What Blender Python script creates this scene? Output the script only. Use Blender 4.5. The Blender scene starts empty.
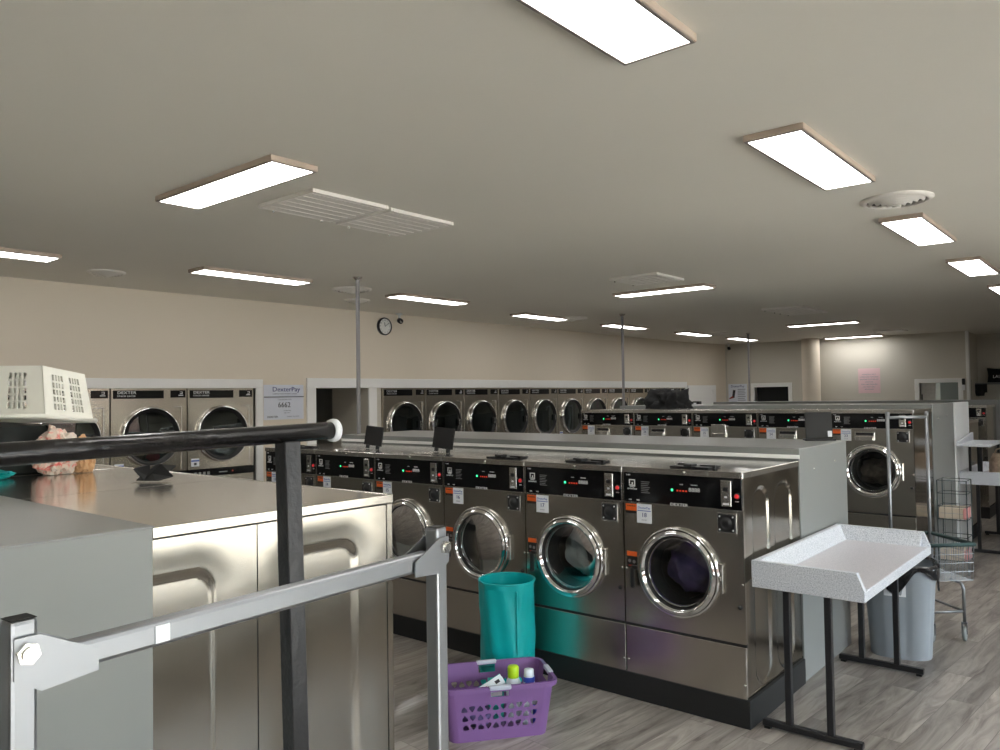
import bpy, bmesh, math, random
from mathutils import Vector, Matrix, Euler, noise
random.seed(7)
S = bpy.context.scene
col = S.collection
PI = math.pi

# ------------------------------------------------------------------ materials
def newmat(name):
    m = bpy.data.materials.new(name); m.use_nodes = True
    return m, m.node_tree.nodes, m.node_tree.links, m.node_tree.nodes['Principled BSDF']
def mat(name, c, rough=.5, metal=0., spec=.5, bump=0., bscale=60., var=0., vscale=3., emit=None, estr=0., coat=0., trans=0., alpha=1.):
    m, N, L, b = newmat(name)
    b.inputs['Base Color'].default_value = (*c, 1)
    b.inputs['Roughness'].default_value = rough
    b.inputs['Metallic'].default_value = metal
    b.inputs['Specular IOR Level'].default_value = spec
    b.inputs['Coat Weight'].default_value = coat
    b.inputs['Transmission Weight'].default_value = trans
    if emit:
        b.inputs['Emission Color'].default_value = (*emit, 1)
        b.inputs['Emission Strength'].default_value = estr
    tc = N.new('ShaderNodeTexCoord')
    n = N.new('ShaderNodeTexNoise'); n.inputs['Scale'].default_value = vscale; n.inputs['Detail'].default_value = 4
    L.new(tc.outputs['Object'], n.inputs['Vector'])
    mx = N.new('ShaderNodeMix'); mx.data_type = 'RGBA'
    mx.inputs[6].default_value = (*[x * (1 - var) for x in c], 1); mx.inputs[7].default_value = (*[min(1, x * (1 + var)) for x in c], 1)
    L.new(n.outputs['Fac'], mx.inputs[0]); L.new(mx.outputs[2], b.inputs['Base Color'])
    if bump:
        n2 = N.new('ShaderNodeTexNoise'); n2.inputs['Scale'].default_value = bscale
        L.new(tc.outputs['Object'], n2.inputs['Vector'])
        bp = N.new('ShaderNodeBump'); bp.inputs['Strength'].default_value = bump; bp.inputs['Distance'].default_value = .01
        L.new(n2.outputs['Fac'], bp.inputs['Height']); L.new(bp.outputs['Normal'], b.inputs['Normal'])
    return m
def steelmat(name, c, rough, stretch=(300, 300, 2), amt=.06, wav=.0):
    # brushed stainless steel: fine streak noise in roughness plus very soft oil-canning
    m, N, L, b = newmat(name)
    b.inputs['Base Color'].default_value = (*c, 1); b.inputs['Metallic'].default_value = 1
    tc = N.new('ShaderNodeTexCoord'); mp = N.new('ShaderNodeMapping'); mp.inputs['Scale'].default_value = stretch
    n = N.new('ShaderNodeTexNoise'); n.inputs['Scale'].default_value = 1; n.inputs['Detail'].default_value = 3
    L.new(tc.outputs['Object'], mp.inputs['Vector']); L.new(mp.outputs['Vector'], n.inputs['Vector'])
    r = N.new('ShaderNodeMapRange'); r.inputs['To Min'].default_value = rough - amt; r.inputs['To Max'].default_value = rough + amt
    L.new(n.outputs['Fac'], r.inputs['Value']); L.new(r.outputs['Result'], b.inputs['Roughness'])
    if wav:
        n2 = N.new('ShaderNodeTexNoise'); n2.inputs['Scale'].default_value = 2.2; n2.inputs['Detail'].default_value = 1
        L.new(tc.outputs['Object'], n2.inputs['Vector'])
        bp = N.new('ShaderNodeBump'); bp.inputs['Strength'].default_value = wav; bp.inputs['Distance'].default_value = .02
        L.new(n2.outputs['Fac'], bp.inputs['Height']); L.new(bp.outputs['Normal'], b.inputs['Normal'])
    return m
def glassmat(name, tint, rough=.03, mixf=.25, gcol=(1, 1, 1)):
    m = bpy.data.materials.new(name); m.use_nodes = True
    N, L = m.node_tree.nodes, m.node_tree.links; N.clear()
    o = N.new('ShaderNodeOutputMaterial'); t = N.new('ShaderNodeBsdfTransparent'); t.inputs[0].default_value = (*tint, 1)
    g = N.new('ShaderNodeBsdfGlossy'); g.inputs['Roughness'].default_value = rough; g.inputs['Color'].default_value = (*gcol, 1)
    f = N.new('ShaderNodeFresnel'); f.inputs[0].default_value = 1.5
    ma = N.new('ShaderNodeMath'); ma.operation = 'ADD'; ma.inputs[1].default_value = mixf; ma.use_clamp = True
    L.new(f.outputs[0], ma.inputs[0])
    x = N.new('ShaderNodeMixShader'); L.new(ma.outputs[0], x.inputs[0]); L.new(t.outputs[0], x.inputs[1]); L.new(g.outputs[0], x.inputs[2])
    L.new(x.outputs[0], o.inputs[0]); return m

M = {}
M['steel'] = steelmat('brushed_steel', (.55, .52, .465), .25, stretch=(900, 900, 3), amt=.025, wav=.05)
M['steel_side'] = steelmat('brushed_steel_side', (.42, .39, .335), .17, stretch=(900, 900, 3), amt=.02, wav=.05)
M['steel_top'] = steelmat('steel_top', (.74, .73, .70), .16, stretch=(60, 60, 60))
M['steel_edge'] = steelmat('steel_edge', (.72, .70, .66), .25)
M['dryer_steel'] = steelmat('dryer_steel', (.62, .57, .49), .24, wav=.1)
M['chrome'] = mat('chrome', (.80, .80, .80), .07, 1)
M['chrome_soft'] = mat('chrome_tube', (.31, .32, .335), .42, 1)
M['black_gloss'] = mat('black_gloss', (.006, .006, .007), .10)
M['black_plastic'] = mat('black_plastic', (.012, .012, .013), .4)
M['black_rubber'] = mat('black_rubber', (.010, .010, .010), .6)
M['black_metal'] = mat('black_metal', (.014, .014, .016), .32, .0, .5, bump=.15, bscale=90)
M['black_rod'] = mat('black_rod', (.035, .033, .033), .22, .7, .5, bump=.2, bscale=50, var=.3, vscale=30)
M['dark_drum'] = mat('dark_drum', (.05, .05, .05), .35, .8)
M['grey_paint'] = mat('grey_paint', (.225, .232, .225), .42, .0, .5, var=.03, vscale=4)
M['grey_top'] = mat('grey_top', (.25, .255, .25), .33, .0, .5, var=.04, vscale=3)
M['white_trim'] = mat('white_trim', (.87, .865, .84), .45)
M['white_plastic'] = mat('white_plastic', (.78, .79, .80), .35)
M['white_paper'] = mat('white_paper', (.72, .75, .82), .6)
M['label_white'] = mat('label_white', (.80, .82, .86), .4)
M['label_blue'] = mat('label_blue', (.10, .16, .45), .4)
M['ink'] = mat('ink', (.02, .02, .03), .5)
M['ink_blue'] = mat('ink_blue', (.05, .06, .22), .5)
M['ink_grey'] = mat('ink_grey', (.30, .31, .36), .5)
M['print_white'] = mat('print_white', (.75, .75, .75), .5)
M['print_grey'] = mat('print_grey', (.22, .22, .22), .5)
M['print_red'] = mat('print_red', (.30, .03, .02), .5)
M['orange'] = mat('orange_label', (.80, .13, .02), .4)
M['red'] = mat('red_button', (.65, .02, .03), .3, emit=(1, .03, .03), estr=.15)
M['led_green'] = mat('led_green', (.05, .8, .3), .3, emit=(.05, 1, .35), estr=1.5)
M['led_red'] = mat('led_red', (.8, .05, .02), .3, emit=(1, .06, .02), estr=.15)
M['glass'] = glassmat('door_glass', (.78, .80, .81), .02, .02)
M['dryer_glass'] = glassmat('dryer_glass', (.25, .30, .30), .02, .09, (.85, .95, .95))
M['pane'] = glassmat('window_pane', (.93, .95, .94), .01, .0)
M['teal'] = mat('teal_nylon', (.0, .38, .39), .38, 0, .5, bump=.12, bscale=18)
M['purple'] = mat('purple_plastic', (.185, .09, .25), .38)
M['lilac'] = mat('grey_lilac_plastic', (.45, .48, .56), .4)
M['cream_plastic'] = mat('cream_plastic', (.90, .88, .79), .45, var=.05, vscale=6)
M['bin'] = mat('bin_grey', (.27, .30, .33), .5, var=.06)
M['bag_black'] = mat('bag_black', (.012, .012, .014), .22)
M['fabric_black'] = mat('fabric_black', (.012, .012, .013), .9, bump=.4, bscale=40)
M['cloth_black'] = mat('dark_canvas', (.010, .013, .012), .6, bump=.2, bscale=20)
M['beige_box'] = mat('beige_box', (.55, .47, .38), .6)
M['pink'] = mat('pink_box_end', (.65, .30, .30), .6)
M['pink_paper'] = mat('pink_paper', (.78, .56, .58), .7)
M['clock_face'] = mat('clock_face', (.82, .82, .78), .4)
M['green'] = mat('green_cap', (.42, .66, .01), .35)
M['blue_cap'] = mat('blue_cap', (.02, .06, .5), .35)
M['mint'] = mat('mint_box', (.02, .38, .32), .5)
M['bottle_white'] = mat('bottle_white', (.72, .78, .85), .35)
M['laundry_dark'] = mat('laundry_dark', (.10, .08, .20), .9, var=.8, vscale=14)
M['laundry_white'] = mat('laundry_white', (.8, .84, .85), .8, var=.5, vscale=12)
M['laundry_pale'] = mat('laundry_pale', (.45, .52, .52), .8, var=.6, vscale=9)
M['laundry_check'] = mat('laundry_check', (.10, .08, .06), .9, var=.9, vscale=30)
M['red_cloth'] = mat('red_cloth', (.45, .01, .03), .8)
M['wood_light'] = mat('light_oak_frame', (.50, .40, .32), .45, var=.12, vscale=14)
M['frame_dark'] = mat('fixture_rim', (.30, .26, .23), .35, .3)
M['diffuser'] = mat('lit_diffuser', (.9, .9, .9), .5, emit=(1, .985, .96), estr=10)
M['vent_white'] = mat('vent_white', (.80, .76, .70), .45)
M['vent_dark'] = mat('vent_dark', (.06, .055, .05), .8)
M['vent_back'] = mat('vent_filter', (.20, .19, .17), .8)
M['pole_grey'] = mat('pole_grey', (.30, .29, .295), .45)
M['green_rail'] = mat('dark_green_rubber', (.02, .05, .05), .5)
M['wire'] = mat('grey_wire', (.30, .32, .34), .35, .7)
M['wire_dark'] = mat('dark_wire', (.03, .05, .055), .4, .3)
M['wheel'] = mat('grey_wheel', (.22, .24, .24), .5)
M['skin_tan'] = mat('tan_plastic', (.62, .36, .18), .45)
M['floral'] = mat('floral_bag', (.45, .33, .24), .8, var=.7, vscale=25)
M['asphalt'] = mat('asphalt', (.42, .405, .38), .9, var=.15)
M['brick'] = mat('outdoor_brick', (.30, .16, .11), .9, var=.25, vscale=4)
M['car_paint'] = mat('car_paint', (.20, .30, .36), .2, .5)
M['grey_wood'] = mat('whitewashed_wood', (.60, .58, .54), .6, var=.2, vscale=16)

def plaster(name, c, rough=.8, var=.035):
    m, N, L, b = newmat(name)
    tc = N.new('ShaderNodeTexCoord')
    n = N.new('ShaderNodeTexNoise'); n.inputs['Scale'].default_value = .9; n.inputs['Detail'].default_value = 5
    L.new(tc.outputs['Object'], n.inputs['Vector'])
    mx = N.new('ShaderNodeMix'); mx.data_type = 'RGBA'
    mx.inputs[6].default_value = (*[x * (1 - var) for x in c], 1); mx.inputs[7].default_value = (*[x * (1 + var) for x in c], 1)
    L.new(n.outputs['Fac'], mx.inputs[0]); L.new(mx.outputs[2], b.inputs['Base Color'])
    b.inputs['Roughness'].default_value = rough
    n2 = N.new('ShaderNodeTexNoise'); n2.inputs['Scale'].default_value = 40
    L.new(tc.outputs['Object'], n2.inputs['Vector'])
    bp = N.new('ShaderNodeBump'); bp.inputs['Strength'].default_value = .08; bp.inputs['Distance'].default_value = .005
    L.new(n2.outputs['Fac'], bp.inputs['Height']); L.new(bp.outputs['Normal'], b.inputs['Normal'])
    return m
M['wall_cream'] = plaster('wall_cream', (.74, .66, .545))
M['wall_grey'] = plaster('wall_grey', (.62, .585, .51))
M['wall_dark'] = plaster('wall_dark_grey', (.26, .26, .235))
M['ceiling'] = plaster('ceiling_paint', (.74, .705, .625), .6)

def floormat():
    m, N, L, b = newmat('wood_plank_floor')
    tc = N.new('ShaderNodeTexCoord'); mp = N.new('ShaderNodeMapping'); mp.inputs['Rotation'].default_value = (0, 0, PI / 2 + .09)
    L.new(tc.outputs['Object'], mp.inputs['Vector'])
    br = N.new('ShaderNodeTexBrick'); br.offset = .37
    br.inputs['Color1'].default_value = (0, 0, 0, 1); br.inputs['Color2'].default_value = (1, 1, 1, 1); br.inputs['Mortar'].default_value = (.5, .5, .5, 1)
    br.inputs['Scale'].default_value = 1; br.inputs['Brick Width'].default_value = 1.2; br.inputs['Row Height'].default_value = .15
    br.inputs['Mortar Size'].default_value = .0015; br.inputs['Mortar Smooth'].default_value = .2
    L.new(mp.outputs['Vector'], br.inputs['Vector'])
    # streaky grain, different on each plank
    sc = N.new('ShaderNodeMapping'); sc.inputs['Scale'].default_value = (1.3, 9, 1)
    L.new(mp.outputs['Vector'], sc.inputs['Vector'])
    add = N.new('ShaderNodeVectorMath'); add.operation = 'MULTIPLY_ADD'
    L.new(br.outputs['Color'], add.inputs[0]); add.inputs[1].default_value = (37, 11, 5); L.new(sc.outputs['Vector'], add.inputs[2])
    n = N.new('ShaderNodeTexNoise'); n.inputs['Scale'].default_value = 1.6; n.inputs['Detail'].default_value = 8; n.inputs['Roughness'].default_value = .62; n.inputs['Distortion'].default_value = 1.1
    L.new(add.outputs[0], n.inputs['Vector'])
    rp = N.new('ShaderNodeValToRGB'); e = rp.color_ramp.elements
    e[0].position = .28; e[0].color = (.105, .085, .07, 1); e[1].position = .72; e[1].color = (.47, .43, .385, 1)
    a = e.new(.42); a.color = (.25, .22, .195, 1); a = e.new(.56); a.color = (.36, .325, .29, 1)
    L.new(n.outputs['Fac'], rp.inputs[0])
    sep = N.new('ShaderNodeMapRange'); sep.inputs['To Min'].default_value = .62; sep.inputs['To Max'].default_value = .98
    L.new(br.outputs['Color'], sep.inputs['Value'])
    mul = N.new('ShaderNodeMix'); mul.data_type = 'RGBA'; mul.blend_type = 'MULTIPLY'; mul.inputs[0].default_value = 1
    L.new(rp.outputs[0], mul.inputs[6]); L.new(sep.outputs[0], mul.inputs[7])
    mo = N.new('ShaderNodeMix'); mo.data_type = 'RGBA'; mo.inputs[7].default_value = (.12, .10, .09, 1)
    L.new(br.outputs['Fac'], mo.inputs[0]); L.new(mul.outputs[2], mo.inputs[6]); L.new(mo.outputs[2], b.inputs['Base Color'])
    b.inputs['Roughness'].default_value = .36
    bp = N.new('ShaderNodeBump'); bp.inputs['Strength'].default_value = .12; bp.inputs['Distance'].default_value = .004
    L.new(n.outputs['Fac'], bp.inputs['Height']); L.new(bp.outputs['Normal'], b.inputs['Normal'])
    return m
M['floor'] = floormat()
def laminate():
    m, N, L, b = newmat('speckled_laminate')
    tc = N.new('ShaderNodeTexCoord')
    v = N.new('ShaderNodeTexNoise'); v.inputs['Scale'].default_value = 170; v.inputs['Detail'].default_value = 3; v.inputs['Roughness'].default_value = .8
    L.new(tc.outputs['Object'], v.inputs['Vector'])
    rp = N.new('ShaderNodeValToRGB'); e = rp.color_ramp.elements
    e[0].position = .38; e[0].color = (.30, .33, .38, 1); e[1].position = .60; e[1].color = (.72, .74, .78, 1)
    a = e.new(.47); a.color = (.58, .60, .65, 1)
    L.new(v.outputs['Fac'], rp.inputs[0]); L.new(rp.outputs[0], b.inputs['Base Color']); b.inputs['Roughness'].default_value = .3
    return m
M['laminate'] = laminate()
def laminate2():
    m, N, L, b = newmat('speckled_laminate_worn')
    tc = N.new('ShaderNodeTexCoord')
    v = N.new('ShaderNodeTexNoise'); v.inputs['Scale'].default_value = 200; v.inputs['Detail'].default_value = 3
    L.new(tc.outputs['Object'], v.inputs['Vector'])
    rp = N.new('ShaderNodeValToRGB'); e = rp.color_ramp.elements
    e[0].position = .35; e[0].color = (.42, .41, .44, 1); e[1].position = .6; e[1].color = (.60, .57, .60, 1)
    L.new(v.outputs['Fac'], rp.inputs[0]); L.new(rp.outputs[0], b.inputs['Base Color']); b.inputs['Roughness'].default_value = .28
    return m
M['laminate_worn'] = laminate2()

# ------------------------------------------------------------------ mesh builder
class MB:
    def __init__(s): s.bm = bmesh.new(); s.mats = []; s.cur = 0
    def m(s, name):
        if name not in s.mats: s.mats.append(name)
        s.cur = s.mats.index(name); return s
    def _tag(s, faces):
        for f in faces: f.material_index = s.cur
    def box(s, a, b, bev=0., T=None, seg=1):
        x0, y0, z0 = [min(a[i], b[i]) for i in range(3)]; x1, y1, z1 = [max(a[i], b[i]) for i in range(3)]
        r = bmesh.ops.create_cube(s.bm, size=1.0); v = r['verts']
        for q in v: q.co = Vector(((x0 + x1) / 2 + q.co.x * (x1 - x0), (y0 + y1) / 2 + q.co.y * (y1 - y0), (z0 + z1) / 2 + q.co.z * (z1 - z0)))
        fs = set(f for q in v for f in q.link_faces)
        if bev > 0:
            ed = list(set(e for q in v for e in q.link_edges))
            rr = bmesh.ops.bevel(s.bm, geom=ed, offset=bev, segments=seg, affect='EDGES', profile=.5)
            fs = set(rr['faces']) | set(f for q in rr['verts'] for f in q.link_faces)
        s._tag(fs)
        vs = set(q for f in fs for q in f.verts)
        if T is not None:
            for q in vs: q.co = T @ q.co
        return vs
    def tube(s, pts, r, n=10, closed=False, cap=True, T=None, smooth=True):
        pts = [Vector(p) for p in pts]; rings = []; N = len(pts)
        prev = None
        for i, p in enumerate(pts):
            if closed: t = (pts[(i + 1) % N] - pts[i - 1])
            elif i == 0: t = pts[1] - p
            elif i == N - 1: t = p - pts[-2]
            else: t = (pts[i + 1] - p).normalized() + (p - pts[i - 1]).normalized()
            t.normalize()
            if prev is None:
                u = t.orthogonal().normalized()
            else:
                u = prev - t * prev.dot(t)
                u = u.normalized() if u.length > 1e-6 else t.orthogonal().normalized()
            prev = u; w = t.cross(u)
            rr = r[i] if isinstance(r, (list, tuple)) else r
            ring = []
            for k in range(n):
                a = 2 * PI * k / n
                c = p + (u * math.cos(a) + w * math.sin(a)) * rr
                if T is not None: c = T @ c
                ring.append(s.bm.verts.new(c))
            rings.append(ring)
        fs = []
        for i in range(N if closed else N - 1):
            A, B = rings[i], rings[(i + 1) % N]
            for k in range(n):
                fs.append(s.bm.faces.new((A[k], A[(k + 1) % n], B[(k + 1) % n], B[k])))
        if cap and not closed:
            fs.append(s.bm.faces.new(list(reversed(rings[0])))); fs.append(s.bm.faces.new(rings[-1]))
        s._tag(fs)
        for f in fs:
            f.smooth = smooth and len(f.verts) == 4
    def lathe(s, prof, c=(0, 0, 0), axis='z', n=32, smooth=True, arc=None, T=None, sx=1., sy=1.):
        """prof: (r, h) pairs turned round the axis through c"""
        c = Vector(c); rings = []
        for r, h in prof:
            ring = []
            if r < 1e-6:
                p = {'z': Vector((0, 0, h)), 'y': Vector((0, h, 0)), 'x': Vector((h, 0, 0))}[axis] + c
                ring = [s.bm.verts.new(T @ p if T is not None else p)]
            else:
                for k in range(n):
                    a = 2 * PI * k / n; u, w = r * math.cos(a) * sx, r * math.sin(a) * sy
                    p = {'z': Vector((u, w, h)), 'y': Vector((u, h, w)), 'x': Vector((h, u, w))}[axis] + c
                    ring.append(s.bm.verts.new(T @ p if T is not None else p))
            rings.append(ring)
        fs = []
        for A, B in zip(rings[:-1], rings[1:]):
            if len(A) == 1 and len(B) == 1: continue
            for k in range(n):
                k2 = (k + 1) % n
                if len(A) == 1: fs.append(s.bm.faces.new((A[0], B[k2], B[k])))
                elif len(B) == 1: fs.append(s.bm.faces.new((A[k], A[k2], B[0])))
                else: fs.append(s.bm.faces.new((A[k], A[k2], B[k2], B[k])))
        s._tag(fs)
        for f in fs: f.smooth = smooth
    def poly(s, pts, d, smooth=False):
        """extruded polygon: pts 3D loop, d extrusion vector"""
        d = Vector(d); A = [s.bm.verts.new(Vector(p)) for p in pts]; B = [s.bm.verts.new(Vector(p) + d) for p in pts]
        fs = [s.bm.faces.new(A), s.bm.faces.new(list(reversed(B)))]
        n = len(pts)
        for k in range(n): fs.append(s.bm.faces.new((A[k], B[k], B[(k + 1) % n], A[(k + 1) % n])))
        s._tag(fs)
    def quad(s, a, b, c, d):
        f = s.bm.faces.new([s.bm.verts.new(Vector(p)) for p in (a, b, c, d)]); s._tag([f])
    def grid(s, nu, nv, fn, smooth=True):
        V = [[s.bm.verts.new(Vector(fn(i / nu, j / nv))) for j in range(nv + 1)] for i in range(nu + 1)]
        fs = []
        for i in range(nu):
            for j in range(nv): fs.append(s.bm.faces.new((V[i][j], V[i + 1][j], V[i + 1][j + 1], V[i][j + 1])))
        s._tag(fs)
        for f in fs: f.smooth = smooth
    def text(s, txt, size, T, align='CENTER', depth=.0008, xs=1.):
        me = textmesh(txt, size, align, depth)
        vs = [s.bm.verts.new(T @ Vector((v.co.x * xs, v.co.y, v.co.z))) for v in me.vertices]
        fs = []
        for p in me.polygons:
            try: fs.append(s.bm.faces.new([vs[i] for i in p.vertices]))
            except ValueError: pass
        s._tag(fs)
    def build(s, name, parent=None, matname=None, recalc=True):
        if recalc: bmesh.ops.recalc_face_normals(s.bm, faces=s.bm.faces[:])
        me = bpy.data.meshes.new(name); s.bm.to_mesh(me); s.bm.free()
        for k in (s.mats or [matname]): me.materials.append(M[k])
        o = bpy.data.objects.new(name, me); col.objects.link(o); o.parent = parent
        return o
_tc = {}
def textmesh(txt, size, align, depth):
    k = (txt, size, align, depth)
    if k not in _tc:
        c = bpy.data.curves.new('lettering', 'FONT'); c.body = txt; c.size = size; c.align_x = align; c.align_y = 'CENTER'
        c.extrude = depth; c.resolution_u = 2
        o = bpy.data.objects.new('lettering', c); col.objects.link(o)
        dg = bpy.context.evaluated_depsgraph_get(); dg.update()
        me = bpy.data.meshes.new_from_object(o.evaluated_get(dg))
        bpy.data.objects.remove(o); _tc[k] = me
    return _tc[k]
def mb(m): return MB().m(m)
def face_T(origin, right, up):
    """text plane -> world: local x to right, y to up, z out"""
    r = Vector(right).normalized(); u = Vector(up).normalized(); n = r.cross(u)
    T = Matrix.Identity(4)
    for i in range(3): T[i][0], T[i][1], T[i][2], T[i][3] = r[i], u[i], n[i], origin[i]
    return T
def tag(o, label, cat, group=None, kind=None):
    o['label'] = label; o['category'] = cat
    if group: o['group'] = group
    if kind: o['kind'] = kind
    return o
def thing(name, label, cat, loc=(0, 0, 0), rz=0, group=None, kind=None):
    o = bpy.data.objects.new(name, None); o.empty_display_size = .1; col.objects.link(o)
    o.location = loc; o.rotation_euler = (0, 0, rz); return tag(o, label, cat, group, kind)
def struct(name, m, label, cat):
    o = m.build(name); o['kind'] = 'structure'; o['label'] = label; o['category'] = cat; return o
def dup(root, loc, rz=None, label=None, group=None, skip=()):
    r = root.copy(); col.objects.link(r); r.location = loc
    if rz is not None: r.rotation_euler = (0, 0, rz)
    if label: r['label'] = label
    if group: r['group'] = group
    for ch in root.children:
        if ch.name.split('.')[0] in skip: continue
        c = ch.copy(); col.objects.link(c); c.parent = r
        for g in ch.children:
            d = g.copy(); col.objects.link(d); d.parent = c
    return r

# ------------------------------------------------------------------ the room
ZC = 2.85; XL = -7.92; XR = 2.4; YB = -3.6; YF = 17.5; YR = 18.8
m = mb('floor'); m.box((-11, YB - .2, -.12), (XR + .2, YR + .2, 0)); struct('floor', m, 'grey brown wood plank floor running between the washer rows', 'floor')
m = mb('ceiling'); m.box((-11, YB - .2, ZC), (XR + .2, YR + .2, ZC + .12)); struct('ceiling', m, 'flat painted greige ceiling over the laundry hall', 'ceiling')
# left wall: panels around the dryer banks and the doorway
T0 = 1.20
m = mb('wall_cream')
yA, yB_, yC, yD, yE = 5.153, 5.766, 6.743, 6.99, 15.85
m.box((XL - .12, YB, 1.942), (XL, yA, ZC)); m.box((XL - .12, yA, 0), (XL, yB_, ZC)); m.box((XL - .12, yB_, 1.96), (XL, yE, ZC))
struct('wall_left', m, 'cream left wall with the dryers set into it', 'wall')
m = mb('wall_cream')
m.poly([(XL, 15.85, 0), (-7.70, 17.45, 0), (-7.82, 17.47, 0), (XL - .12, 15.87, 0)], (0, 0, ZC))
struct('wall_corner', m, 'short angled cream wall at the far left corner', 'wall')
m = mb('wall_grey'); m.box((-7.80, 17.44, 0), (-7.70, YF, ZC)); struct('wall_return', m, 'short grey wall return beside the laundry poster', 'wall')
XE = -2.80
m = mb('wall_grey')
# back wall with an opening (-7.03..-6.26, 1.45..1.83) and a doorway (-3.60..-2.93, 0..1.85)
m.box((-7.8, YF, 0), (-7.03, YF + .12, ZC)); m.box((-7.03, YF, 1.83), (-6.26, YF + .12, ZC)); m.box((-7.03, YF, 0), (-6.26, YF + .12, 1.2))
m.box((-6.26, YF, 0), (-3.62, YF + .12, ZC)); m.box((-3.62, YF, 1.85), (-2.94, YF + .12, ZC)); m.box((-2.94, YF, 0), (XE, YF + .12, ZC))
struct('wall_back', m, 'grey back wall with dark serving window and doorway', 'wall')
m = mb('white_trim'); m.box((XE, YF - .01, 0), (XE + .05, YF + .13, ZC)); struct('trim_1', m, 'white corner bead at the end of the back wall', 'trim')
m = mb('wall_grey'); m.box((-4.5, YR, 0), (XR, YR + .12, ZC)); m.box((XE, YF + .13, 0), (XE - .1, YR, ZC)); struct('wall_alcove', m, 'grey rear wall of the alcove at far right', 'wall')
m = mb('black_rubber'); m.box((-7.6, YF + .7, .9), (-5.7, YF + .8, 2.3)); m.box((-7.6, YF+.12, .9), (-7.55, YF + .7, 2.3)); m.box((-5.75, YF+.12, .9), (-5.7, YF + .7, 2.3)); m.box((-7.6, YF+.12, 2.25), (-5.7, YF + .8, 2.3)); struct('wall_inner', m, 'walls coloured black for the unlit room behind the serving window', 'wall')  # black colour stands in for the shade of the unlit room
m = mb('wall_grey'); m.box((-11, YB - .12, 0), (XR, YB, ZC)); struct('wall_rear', m, 'beige wall behind the viewer', 'wall')
# corridor behind the dryers
m = mb('wall_dark'); m.box((-9.6, YB, 0), (-9.5, 16.0, ZC)); m.box((-9.5, 5.06, 0), (-8.05, 5.14, ZC)); m.box((-9.5, 7.0, 0), (-8.75, 7.1, ZC))
struct('wall_corridor', m, 'dark grey service passage wall behind the doorway', 'wall')
# round column
m = mb('wall_cream'); m.lathe([(.185, 0), (.185, ZC)], (-5.66, 17.2, 0), n=40); o = m.build('round_column'); tag(o, 'cream round column standing before the grey back wall', 'column', kind='structure'); o.name = 'trim_2'
# window frame round the serving window
m = mb('white_trim')
for a, b in (((-7.12, 1.83), (-6.18, 1.92)), ((-7.12, 1.2), (-7.03, 1.83)), ((-6.26, 1.2), (-6.18, 1.83)), ((-7.12, 1.12), (-6.18, 1.2))):
    m.box((a[0], YF - .025, a[1]), (b[0], YF + .1, b[1]), .004)
struct('window_1', m, 'white framed dark serving window in the back wall', 'window')
# far right doorway: frame, door leaf and glass screen
m = mb('white_trim')
m.box((-3.71, YF - .03, 1.85), (-2.86, YF + .1, 1.93), .004); m.box((-3.71, YF - .03, 0), (-3.62, YF + .1, 1.85), .004); m.box((-2.94, YF - .03, 0), (-2.86, YF + .1, 1.85), .004)
struct('trim_3', m, 'white casing around the far right doorway', 'trim')
d = thing('door_1', 'whitewashed wood door standing half open in the far right doorway', 'door', (-3.61, YF + .05, 0), 0, kind='structure')
m = mb('grey_wood'); m.box((0, 0, .01), (.26, .04, 1.84), .004); 
for k in range(5): m.box((.02 + k * .048, -.004, .02), (.06 + k * .048, 0, 1.83))
m.build('door_leaf', d)
m = mb('black_plastic'); m.box((.01, -.02, 1.50), (.03, -.004, 1.62), .003); m.build('door_hinge', d)
m = mb('wall_dark'); m.box((-3.35, YF + .5, 0), (-2.8, YF + .55, 1.9)); struct('wall_doorway', m, 'dark grey wall seen past the half open door', 'wall')
# dryer bank trims
def trimset(name, rects, label):
    m = mb('white_trim')
    for y0, z0, y1, z1 in rects: m.box((XL - .005, y0, z0), (XL + .022, y1, z1), .003)
    return struct(name, m, label, 'trim')
trimset('trim_4', [(YB, 1.842, 5.153, 1.942), (5.062, 0, 5.153, 1.842)], 'white trim framing the left dryer bank')
trimset('trim_5', [(5.766, 1.842, 15.85, 1.965), (5.766, 0, 5.90, 1.842), (6.743, 0, 6.88, 1.842), (15.79, 0, 15.87, 1.842)], 'white trim framing the doorway and the long right dryer bank')
m = mb('wall_grey'); m.box((XL - .75, 6.743, 0), (XL - .005, 6.83, 1.842)); m.box((XL - .12, 6.83, 0), (XL - .02, 6.985, 1.842)); m.box((XL - .75, 5.77, 0), (XL - .125, 5.90, 1.842)); m.box((XL-.75,5.9,1.845),(XL-.005,6.743,1.95)); struct('wall_reveal', m, 'grey reveal of the dark doorway between the dryer banks', 'wall')
# door in the angled wall
dv = Vector((.22, 1.6, 0)).normalized(); nv = Vector((dv.y, -dv.x, 0))
def ap(s, n, z): p = Vector((XL, 15.85, 0)) + dv * s + nv * n; return (p.x, p.y, z)
def abox(m, s0, s1, n0, n1, z0, z1):
    m.poly([ap(s0, n0, z0), ap(s1, n0, z0), ap(s1, n1, z0), ap(s0, n1, z0)], (0, 0, z1 - z0))
d = thing('door_2', 'white flush door in the angled far left wall', 'door', ap(0, 0, 0), 0, kind='structure')
W2L = Matrix.Translation(Vector(ap(0, 0, 0))).inverted()
def abuild(m, name, par):
    bmesh.ops.transform(m.bm, matrix=W2L, verts=m.bm.verts[:]); return m.build(name, par)
m = mb('white_trim'); abox(m, .09, 1.02, 0.0, .012, 0, 1.80); abuild(m, 'door_leaf', d)
m = mb('white_trim'); abox(m, 1.02, 1.14, 0, .03, 0, 1.89); abox(m, .03, 1.02, 0, .03, 1.80, 1.89); abuild(m, 'door_frame', d)
m = mb('black_plastic'); abox(m, .35, .62, .0125, .03, 1.38, 1.46); abuild(m, 'door_plate', d)
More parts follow.
